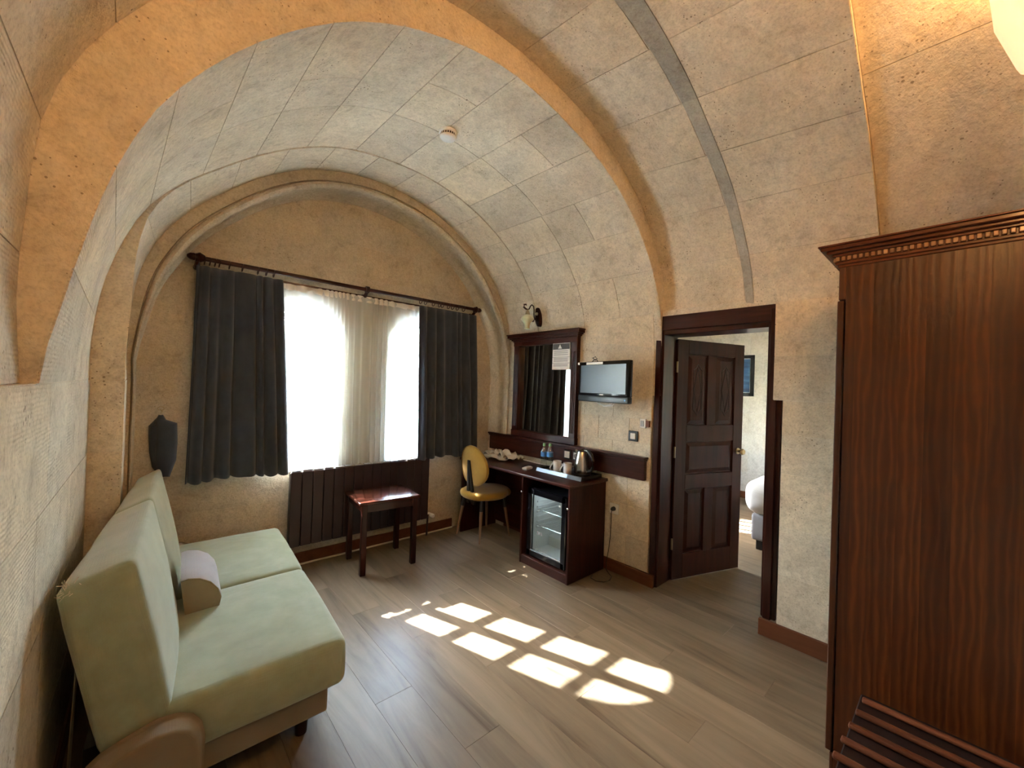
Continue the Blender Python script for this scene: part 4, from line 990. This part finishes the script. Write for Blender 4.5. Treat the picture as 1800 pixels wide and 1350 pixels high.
f.tube([(2.80, 2.92, 2.325), (2.775, 2.925, 2.33), (2.755, 2.93, 2.345), (2.76, 2.93, 2.37), (2.785, 2.93, 2.375), (2.79, 2.93, 2.365)], [.006, .009, .010, .010, .008, .004], 6)
obj('arm', f, 'mahog', wl, smooth=True)
f = MB(); f.lathe([(.001, .062), (.006, .055), (.020, .022), (.026, .0), (.024, -.004), (.001, -.004)], (2.80, 2.92, 2.272), 'z', 16); obj('lamp_cap', f, 'brass', wl, smooth=True)
f = MB(); rings = []
for r_, h in ((.022, 0), (.045, -.012), (.060, -.035), (.062, -.048), (.045, -.065), (.030, -.085), (.024, -.115), (.026, -.135), (.030, -.142)):
    rings.append([Vector((2.80 + r_ * (1 + .10 * math.cos(6 * a) * (r_ > .04)) * math.cos(a), 2.92 + r_ * (1 + .10 * math.cos(6 * a) * (r_ > .04)) * math.sin(a), 2.272 + h)) for a in [2 * PI * k / 36 for k in range(36)]])
f.quadgrid(rings, closev=True); o = obj('lamp_shade', f, 'tulip', wl, smooth=True, angle=60); solid(o, .003)

# lit wall lamps on the rear wall, high over the wardrobe and over the sofa side
def fan_lamp(name, x, y, z, label, watts):
    r0 = thing(name, label, 'wall lamp', (x, -.44, z))
    f = MB(); f.box(x - .05, x + .05, -.452, -.43, z - .02, z + .22, bev=.006); obj('wall_plate', f, 'brass', r0)
    f = MB(); f.tube([(x, -.435, z + .05), (x, -.38, z + .03), (x, y - .14, z + .05)], .01, 8); obj('arm', f, 'brass', r0, smooth=True)
    # pointed glass pyramid, open at the top
    f = MB(); n = 16; rings = []
    for h, s_ in ((0.0, .012), (.10, .11), (.25, .155), (.45, .175)):
        rings.append([Vector((x + s_ * math.copysign(abs(math.cos(a)) ** .55, math.cos(a)), y - .18 + s_ * math.copysign(abs(math.sin(a)) ** .55, math.sin(a)), z + h)) for a in [2 * PI * (k + .5) / n for k in range(n)]])
    f.quadgrid(rings, closev=True); o = obj('lamp_shade', f, 'shade_lit', r0, smooth=True, angle=50); solid(o, .005)
    f = MB(); f.lathe([(.001, -.05), (.028, -.03), (.034, .0), (.026, .03), (.012, .05), (.001, .05)], (x, y - .18, z + .47), 'z', 14); obj('light_bulb', f, 'bulb', r0, smooth=True)
    bulb(name + '_light', (x, y - .18, z + .56), watts, .04, WARM)
fan_lamp('wall_uplighter', 1.84, -.02, 2.44, 'lit cream glass wall lamp at the top right above the wardrobe', 4)
fan_lamp('wall_uplighter', 0.32, -.10, 2.14, 'lit cream glass wall lamp above and behind the viewpoint', 6.5)

# ------------------------------------------------------------------ things on the desk
def water_bottle(x, y, label, z=.7865):
    b0 = thing('water_bottle', label, 'bottle', (x, y, z), group='water bottles on the desk')
    f = MB()
    f.lathe([(.001, 0), (.028, 0), (.031, .006), (.031, .06), (.029, .075), (.031, .09), (.031, .155), (.028, .175), (.014, .205), (.0125, .218), (.001, .218)], (x, y, z), 'z', 18); obj('body', f, 'bottle', b0, smooth=True, angle=50)
    f = MB(); f.lathe([(.0315, .115), (.0322, .117), (.0322, .155), (.0315, .157)], (x, y, z), 'z', 18); obj('paper_label', f, 'blue', b0, smooth=True)
    f = MB(); f.lathe([(.001, .238), (.013, .238), (.0150, .232), (.0150, .212), (.013, .212)], (x, y, z), 'z', 16); obj('cap', f, 'green', b0, smooth=True)
water_bottle(2.81, 2.640, 'water bottle with green cap and blue label, the one nearer the newspapers')
water_bottle(2.80, 2.555, 'water bottle with green cap and blue label, the one nearer the mugs', .7956)

tr = thing('serving_tray', 'black serving tray with an aluminium front edge under the mugs and kettle', 'tray', (2.80, 2.36, .786))
f = MB(); f.box(2.69, 2.965, 2.09, 2.60, .787, .795, bev=.003); f.box(2.955, 2.968, 2.09, 2.60, .787, .815, bev=.003); f.box(2.69, 2.965, 2.088, 2.10, .787, .815, bev=.003); f.box(2.69, 2.965, 2.59, 2.602, .787, .815, bev=.003)
obj('tray_body', f, 'black', tr)
f = MB(); f.hexa([(2.672, 2.24, .786), (2.690, 2.24, .786), (2.690, 2.605, .786), (2.672, 2.605, .786), (2.684, 2.24, .818), (2.690, 2.24, .818), (2.690, 2.605, .818), (2.684, 2.605, .818)], bev=.001); obj('front_edge', f, 'alu', tr)
f = MB(); f.hexa([(2.672, 2.088, .786), (2.690, 2.088, .786), (2.690, 2.24, .786), (2.672, 2.24, .786), (2.684, 2.088, .818), (2.690, 2.088, .818), (2.690, 2.24, .818), (2.684, 2.24, .818)], bev=.001); obj('front_edge', f, 'emblem', tr)

def mug(x, y, label):
    c = thing('mug', label, 'mug', (x, y, .796), group='white mugs on the tray'); z = .7955
    f = MB(); f.lathe([(.001, 0), (.030, 0), (.035, .004), (.038, .108), (.035, .108), (.032, .008), (.001, .008)], (x, y, z), 'z', 22); obj('cup', f, 'mug', c, smooth=True, angle=50)
    f = MB(); d = Vector((-.55, .83, 0)); p0 = Vector((x, y, z))
    f.tube([p0 + d * .034 + Vector((0, 0, .092)), p0 + d * .052 + Vector((0, 0, .070)), p0 + d * .064 + Vector((0, 0, .040)), p0 + d * .058 + Vector((0, 0, .018)), p0 + d * .034 + Vector((0, 0, .012))], .006, 8); obj('handle', f, 'mug', c, smooth=True)
mug(2.735, 2.405, 'white mug on the tray, the one in front of the bottles')
mug(2.735, 2.285, 'white mug on the tray, the one nearer the kettle')

ke = thing('kettle', 'brushed steel electric kettle with a black handle on the tray', 'kettle', (2.85, 2.21, .796)); kx, ky, kz = 2.855, 2.225, .796
f = MB(); f.lathe([(.001, 0), (.082, 0), (.084, .018), (.001, .018)], (kx, ky, kz), 'z', 24); obj('power_base', f, 'black', ke, smooth=True, angle=40)
f = MB(); f.lathe([(.001, .02), (.070, .02), (.072, .03), (.068, .09), (.056, .16), (.046, .20), (.044, .205)], (kx, ky, kz), 'z', 28); obj('kettle_body', f, 'chrome', ke, smooth=True, angle=50)
f = MB(); f.lathe([(.044, .203), (.042, .212), (.020, .220), (.010, .222), (.010, .232), (.001, .233)], (kx, ky, kz), 'z', 24); obj('lid', f, 'black', ke, smooth=True)
f = MB(); f.tube([(kx, ky + .045, kz + .185), (kx - .005, ky + .062, kz + .205), (kx - .008, ky + .070, kz + .208)], [.016, .012, .009], 8); obj('spout', f, 'chrome', ke, smooth=True)
f = MB(); f.tube([(kx, ky - .020, kz + .214), (kx, ky - .055, kz + .218), (kx, ky - .098, kz + .190), (kx, ky - .120, kz + .140), (kx, ky - .118, kz + .085), (kx, ky - .100, kz + .050), (kx, ky - .068, kz + .040)], [.012, .015, .014, .013, .013, .013, .012], 10); obj('handle', f, 'black', ke, smooth=True)

sb = thing('soap_dish', 'small white lidded soap box in front of the bottles', 'soap box', (2.63, 2.70, .786))
f = MB(); f.hexa([(2.600, 2.655, .787), (2.700, 2.68, .787), (2.692, 2.73, .787), (2.592, 2.705, .787), (2.596, 2.650, .806), (2.704, 2.677, .806), (2.696, 2.735, .806), (2.588, 2.708, .806)], bev=.003); obj('dish', f, 'white', sb)
f = MB(); f.hexa([(2.60, 2.66, .8065), (2.70, 2.685, .8065), (2.693, 2.727, .8065), (2.593, 2.70, .8065), (2.61, 2.67, .813), (2.69, 2.69, .813), (2.685, 2.72, .813), (2.605, 2.695, .813)], bev=.002); obj('lid', f, 'white', sb)

def crumpled(x0, x1, y0, y1, z, seed, amp):
    f = MB(); P = []
    for i in range(19):
        row = []
        for j in range(13):
            u, v = i / 18, j / 12; p = Vector((lerp(x0, x1, v) + .012 * math.sin(9 * u + seed), lerp(y0, y1, u) + .018 * math.sin(7 * v + seed * 2), 0))
            h = abs(noise.noise(Vector((u * 4.2 + seed, v * 3.1, seed)))) * amp * 1.6 + amp * .35 * math.sin(PI * v) * math.sin(PI * u)
            row.append(p + Vector((0, 0, z + h)))
        P.append(row)
    f.quadgrid(P); return f
npp = thing('newspapers', 'crumpled white papers lying on the desk by the window curtain', 'newspapers', (2.80, 3.33, .786))
o = obj('sheet', crumpled(2.66, 2.93, 3.12, 3.52, .791, 1.3, .035), 'paper', npp, smooth=True, angle=180); solid(o, .002)
o = obj('sheet', crumpled(2.74, 2.95, 3.04, 3.50, .800, 4.1, .06), 'paper', npp, smooth=True, angle=60); solid(o, .002)
cdd = thing('charging_cable', 'white cable lying along the back of the desk', 'cable', (2.93, 2.9, .79))
f = MB(); f.tube([(2.935, 3.05, .792), (2.94, 2.95, .790), (2.93, 2.85, .790), (2.94, 2.75, .790), (2.95, 2.66, .792)], .0045, 6); obj('wire', f, 'white', cdd, smooth=True)

# ------------------------------------------------------------------ desk chair
ch = thing('desk_chair', 'mustard upholstered chair with a round back drawn up to the desk', 'chair', (2.64, 3.31, 0))
f = MB(); f.softbox([(2.41, 3.08, .408), (2.90, 3.09, .408), (2.90, 3.53, .408), (2.41, 3.54, .408), (2.41, 3.08, .482), (2.90, 3.09, .482), (2.90, 3.53, .482), (2.41, 3.54, .482)], r=.036, bulge=(.0, .0, .008), n=9)
for v in f.bm.verts:   # round the seat plan
    dx, dy = v.co.x - 2.655, v.co.y - 3.31; mx = max(abs(dx), abs(dy)); rr = math.hypot(dx, dy)
    if rr > 1e-6:
        k = lerp(1.0, (mx / rr) * 1.08, min(1, mx / .22)); v.co.x = 2.655 + dx * k; v.co.y = 3.31 + dy * k
obj('seat', f, 'mustard', ch, smooth=True, angle=80)
f = MB(); f.lathe([(.001, .40), (.17, .40), (.19, .418), (.001, .42)], (2.64, 3.31, 0), 'z', 24); obj('seat_frame', f, 'black', ch, smooth=True)
# oval back, leaning away from the desk
def backpt(a, s_, side):
    yy = 3.265 + .212 * s_ * math.cos(a); zz = .735 + .205 * s_ * math.sin(a) * (1.0 + .05 * math.sin(a))
    cv = .030 * math.cos(a) ** 2 * s_ * s_     # hugs the sitter
    xx = 2.445 - .10 * (zz - .735) + cv
    return Vector((xx + side, yy, zz))
f = MB(); n = 32
rows = [[backpt(2 * PI * k / n, s_, sd) for k in range(n)] for s_, sd in ((.02, -.022), (.5, -.022), (.90, -.018), (.98, -.010), (1.0, 0), (.98, .012), (.90, .020), (.5, .026), (.02, .028))]
V = f.quadgrid(rows, closev=True); f.bm.faces.new(V[0]); f.bm.faces.new(V[-1]); bk = obj('backrest', f, 'mustard', ch, smooth=True, angle=60)
f = MB(); f.tube([backpt(2 * PI * k / n, .97, -.017) for k in range(n + 1)], .004, 6, caps=False); obj('piping', f, 'mustard', bk, smooth=True)
f = MB()
for s_ in (-1, 1):
    f.hexa([(2.440, 3.29 + s_ * .020, .36), (2.470, 3.29 + s_ * .020, .36), (2.470, 3.29 + s_ * .062, .36), (2.440, 3.29 + s_ * .062, .36), (2.405, 3.29 - s_ * .004, .80), (2.417, 3.29 - s_ * .004, .80), (2.417, 3.29 + s_ * .018, .80), (2.405, 3.29 + s_ * .018, .80)], bev=.003)
f.box(2.440, 2.60, 3.225, 3.355, .385, .402, bev=.003)
obj('back_support', f, 'black', ch)
for lx, ly in ((2.455, 3.130), (2.835, 3.118), (2.432, 3.495), (2.825, 3.49)):
    tx, ty = lerp(lx, 2.64, .28), lerp(ly, 3.31, .28)
    top, mid, bot = Vector((tx, ty, .41)), Vector((lerp(tx, lx, .28), lerp(ty, ly, .28), .30)), Vector((lx, ly, 0))
    f = MB(); f.tube([bot, mid], [.009, .018], 12); lg = obj('leg', f, 'leg_wood', ch, smooth=True)
    f = MB(); f.tube([mid, top], [.0185, .019], 12); obj('ferrule', f, 'black', lg, smooth=True)

# ------------------------------------------------------------------ sofa
so = thing('sofa', 'sage green sofa bed with tan base against the left wall', 'sofa', (.25, 2.65, 0))
K = .053
def sh(y): return (y - 1.8) * K
def cush(xa, xb, za, zb, ya, yb, lean=0.0):
    """box cushion leaning by lean (x shift at the top)"""
    return [(xa + sh(ya), ya, za), (xb + sh(ya), ya, za), (xb + sh(yb), yb, za), (xa + sh(yb), yb, za), (xa + sh(ya) + lean, ya, zb), (xb + sh(ya) + lean, ya, zb), (xb + sh(yb) + lean, yb, zb), (xa + sh(yb) + lean, yb, zb)]
for ya, yb in ((1.795, 2.655), (2.657, 3.50)):
    f = MB(); f.softbox(cush(.055, .690, .215, .418, ya, yb), r=.038, bulge=(.012, .006, .014), n=8, ns=.004); obj('seat_cushion', f, 'sofa', so, smooth=True, angle=80)
def bl(y): return (y - 1.8) * .092
def backq(ya, yb): return [(-.085 + bl(ya), ya, .33), (.115 + sh(ya), ya, .30), (.115 + sh(yb), yb, .30), (-.085 + bl(yb), yb, .33), (-.192 + bl(ya), ya, .882), (-.012 + sh(ya), ya, .945), (-.012 + sh(yb), yb, .945), (-.192 + bl(yb), yb, .882)]
for ya, yb in ((1.80, 2.66), (2.662, 3.50)):
    f = MB(); f.softbox(backq(ya, yb), r=.026, bulge=(.032, .004, .004), n=8, ns=.004); obj('back_cushion', f, 'sofa', so, smooth=True, angle=80)
f = MB(); f.hexa(cush(.0, .625, .105, .222, 1.83, 3.47), bev=.012, seg=2); obj('base', f, 'sofa_base', so)
for ly, lx in ((1.92, .545), (1.92, .07), (3.38, .63), (3.38, .15)):
    f = MB(); f.lathe([(.001, 0), (.024, 0), (.030, .108), (.001, .108)], (lx, ly, 0), 'z', 14); obj('leg', f, 'mahog', so, smooth=True)
def endpanel(y0, y1):
    f = MB(); pts = [(-.105, .10), (-.105, .30), (-.095, .335), (-.07, .355), (.0, .378), (.06, .392), (.11, .385), (.145, .365), (.168, .33), (.178, .28), (.178, .10)]
    a = [Vector((p[0] + sh(y0), y0, p[1])) for p in pts]; b_ = [Vector((p[0] + sh(y1), y1, p[1])) for p in pts]
    f.quadgrid([a, b_], closev=True); fa = f.poly(a); fb = f.poly(b_)
    bmesh.ops.remove_doubles(f.bm, verts=f.bm.verts, dist=1e-5)
    es = [e for e in f.bm.edges if abs(e.verts[0].co.y - e.verts[1].co.y) < 1e-6]
    bmesh.ops.bevel(f.bm, geom=es, offset=.012, segments=3, affect='EDGES', profile=.5); return f
obj('arm_panel', endpanel(1.70, 1.775), 'sofa_base', so, smooth=True, angle=40)
obj('arm_panel', endpanel(3.53, 3.60), 'sofa_base', so, smooth=True, angle=40)
f = MB(); f.hexa([(-.165, 1.93, .12), (-.162, 1.93, .12), (-.158, 1.975, .12), (-.161, 1.975, .12), (-.150, 1.95, .62), (-.147, 1.95, .62), (-.145, 1.975, .62), (-.148, 1.975, .62)]); obj('strap', f, 'sofa_base', so)
f = MB(); f.hexa([(-.12, 1.86, .10), (-.02, 1.86, .10), (.06, 3.44, .10), (-.04, 3.44, .10), (-.12, 1.86, .34), (-.05, 1.86, .34), (.03, 3.44, .34), (-.04, 3.44, .34)]); obj('back_frame', f, 'black', so)
r0 = random.Random(4); f = MB()
for k in range(16):
    p = Vector((-.165 + r0.uniform(-.015, .03), 1.80, .885 + r0.uniform(-.02, .025))); f.tube([p, p + Vector((r0.uniform(-.02, .01), r0.uniform(-.012, .0), r0.uniform(-.01, .02)))], .0012, 4)
o = obj('frayed_threads', f, 'cream', so); o['kind'] = 'stuff'

bo = thing('bolster_cushion', 'half-round lilac grey bolster cushion leaning on the sofa back', 'cushion', (.19, 2.63, .42))
pts = [(.0, .0), (.132, .0), (.146, .045), (.138, .090), (.112, .132), (.072, .160), (.030, .170), (.0, .165)]
def bpt(p, y, q=1.0): return Vector((.128 + sh(y) * 1.0 + .07 * (p[0] - .07) * 0 + p[0] * q - .02 * (p[1] / .17), y, .424 + p[1] * q))
f = MB(); ys = [2.425, 2.435, 2.55, 2.70, 2.82, 2.83]
rows = [[bpt(p, y, .96 if y in (2.425, 2.83) else 1.0) for p in pts] for y in ys]
V = f.quadgrid(rows, closev=True); obj('cover', f, 'bolster', bo, smooth=True, angle=50)
for y in (2.425, 2.83):
    f = MB(); f.poly([bpt(p, y, .96) for p in pts]); obj('end_cap', f, 'bolster_end', bo)
    f = MB(); f.tube([bpt(p, y, .97) for p in pts[1:]], .004, 6); obj('piping', f, 'bolster_end', bo, smooth=True)

# ------------------------------------------------------------------ wardrobe
wd = thing('wardrobe', 'tall stained pine wardrobe with a dentil cornice at the right edge', 'wardrobe', (2.5, .05, 0))
WY0, WY1 = -.26, .332; WXa, WXb = 2.15, 2.92
cuts = [WY1, .300, .245, .165, .095, .02, -.06, -.135, -.20, WY0]
sp = None
f = MB(); f.box(WXa + .012, WXb, WY0 + .005, WY1 - .03, .04, 2.10); sp = obj('carcass', f, 'pine', wd)
for a, b_ in zip(cuts, cuts[1:]):
    f = MB(); f.box(WXa, WXa + .014, b_, a, 0.0, 2.11); obj('board', f, 'pine', sp)
# face frame and doors look towards the window
f = MB(); f.box(WXa, WXb, WY1 + .0005, WY1 + .012, 0.0, .08, bev=.002); obj('plinth', f, 'pine', wd)
f = MB(); f.box(WXa, WXb, WY1 + .0005, WY1 + .024, 1.96, 2.10, bev=.002); obj('head_rail', f, 'pine', wd)
for xa, xb, hx in ((WXa - .004, (WXa + WXb) / 2 - .002, -1), ((WXa + WXb) / 2 + .002, WXb + .004, 1)):
    f = MB(); f.box(xa, xb, WY1 + .005, WY1 + .027, .085, 1.955, bev=.003); d_ = obj('door', f, 'pine', wd)
    f = MB(); f.box(xa + .06, xb - .06, WY1 + .026, WY1 + .034, .18, 1.86, bev=.006); obj('panel', f, 'pine', d_)
    f = MB(); kx2 = xb - .03 if hx < 0 else xa + .03; f.lathe([(.001, .0), (.008, .0), (.008, .018), (.016, .026), (.012, .038), (.001, .04)], (kx2, WY1 + .027, 1.0), 'y', 12); obj('knob', f, 'brass', d_, smooth=True)
f = MB()
for ex, z0, z1 in ((.006, 2.095, 2.108), (.014, 2.106, 2.118), (.024, 2.138, 2.150), (.040, 2.149, 2.162), (.058, 2.161, 2.176), (.066, 2.175, 2.182)):
    f.box(WXa - ex, WXb + ex * .5, WY0, WY1 + .022 + ex, z0, z1, bev=.0025)
f.box(WXa - .012, WXb, WY0, WY1 + .030, 2.116, 2.140)
cn = obj('cornice', f, 'pine_x', wd)
y = WY1 + .034
while y > WY0 + .02:
    f = MB(); f.box(WXa - .024, WXa - .010, y - .0135, y, 2.119, 2.137, bev=.003, seg=2); obj('dentil', f, 'dentil', cn); y -= .0185
x = WXa - .010
while x < WXb:
    f = MB(); f.box(x, x + .0135, WY1 + .028, WY1 + .044, 2.119, 2.137, bev=.003, seg=1); obj('dentil', f, 'dentil', cn); x += .0185

# ------------------------------------------------------------------ luggage bench
lb = thing('luggage_bench', 'low dark luggage bench with slatted top beside the wardrobe', 'luggage rack', (1.86, -.05, 0))
for k in range(5):
    x = 2.055 - .096 * k
    f = MB(); f.box(x - .013, x + .013, -.34, .235 + .006 * k, .398, .414, bev=.006, seg=3); obj('slat', f, 'slat', lb, smooth=True)
f = MB(); f.box(1.62, 2.11, -.345, .245, .352, .397, bev=.004); obj('seat_board', f, 'door_dark', lb)
for x in (1.65, 2.08):
    for y in (-.31, .21):
        f = MB(); f.box(x - .022, x + .022, y - .022, y + .022, 0, .353, bev=.003); obj('leg', f, 'mahog', lb)

# ------------------------------------------------------------------ outdoors, seen faintly through the voile
mb = MB(); mb.box(-12, 16, 4.0, 26, -.3, -.02); structure('yard', mb, 'yard', 'ground outside the windows, made very pale to bounce sunlight in')
mb = MB(); mb.box(-10, 14, 11.0, 11.3, 0, 2.6); mb.box(-10, 14, 10.95, 11.35, 2.6, 2.7); structure('wall_glare_screen', mb, 'stone_white', 'wall added beyond the yard to cut the horizon glare')  # backdrop added to block the bright sky at the horizon
def leafy(name, x, y, z, r, n, seed, label, trunk=True):
    t0 = thing(name, label, 'tree', (x, y, 0), group='trees outside the windows')
    rr = random.Random(seed); f = MB()
    for _ in range(n):
        d = Vector((rr.gauss(0, 1), rr.gauss(0, 1), rr.gauss(0, 1))).normalized() * (r * rr.uniform(.35, 1.0)); c = Vector((x, y, z)) + Vector((d.x, d.y, d.z * .85))
        a = Vector((rr.gauss(0, 1), rr.gauss(0, 1), rr.gauss(0, 1))).normalized(); b_ = a.orthogonal().normalized(); s_ = rr.uniform(.035, .075)
        f.poly([c - a * s_, c + b_ * s_ * .5, c + a * s_, c - b_ * s_ * .5])
    o = obj('foliage', f, 'leaf', t0, fix=False); o['kind'] = 'stuff'
    f = MB(); f.tube([(x, y, 0), (x + .05, y, z * .5), (x - .03, y + .03, z)], [.09, .07, .03], 8)
    for k in range(5):
        a = 2 * PI * k / 5; f.tube([(x, y, z * .6), (x + r * .6 * math.cos(a), y + r * .6 * math.sin(a), z + .1)], [.035, .012], 6)
    obj('trunk', f, 'bark', t0, smooth=True)
leafy('tree', 1.45, 5.4, 2.75, .62, 2600, 1, 'leafy tree close outside the pair of windows')
leafy('tree', 2.9, 9.7, 1.9, 1.0, 1800, 2, 'smaller leafy tree in the middle of the yard')
leafy('tree', 5.6, 9.75, 2.0, 1.0, 1800, 3, 'broad leafy tree beside the added wall')

hg = thing('hedge', 'low clipped leafy hedge across the yard outside the pair of windows', 'hedge', (3.2, 8.2, 0))
rr = random.Random(9); f = MB()
for _ in range(9000):
    c = Vector((rr.uniform(.6, 6.4), 8.2 + rr.uniform(-.3, .3), rr.uniform(.02, 1) ** .8 * (1.15 + .15 * math.sin(rr.uniform(0, 6)))))
    a = Vector((rr.gauss(0, 1), rr.gauss(0, 1), rr.gauss(0, 1))).normalized(); b_ = a.orthogonal().normalized(); s_ = rr.uniform(.035, .07)
    f.poly([c - a * s_, c + b_ * s_ * .55, c + a * s_, c - b_ * s_ * .55])
o = obj('foliage', f, 'leaf', hg, fix=False); o['kind'] = 'stuff'
for k in range(9):
    f = MB(); x = .9 + .62 * k; f.tube([(x, 8.2, 0), (x + .04, 8.22, .5), (x - .03, 8.18, 1.0)], [.03, .022, .012], 6); obj('stem', f, 'bark', hg, smooth=True)
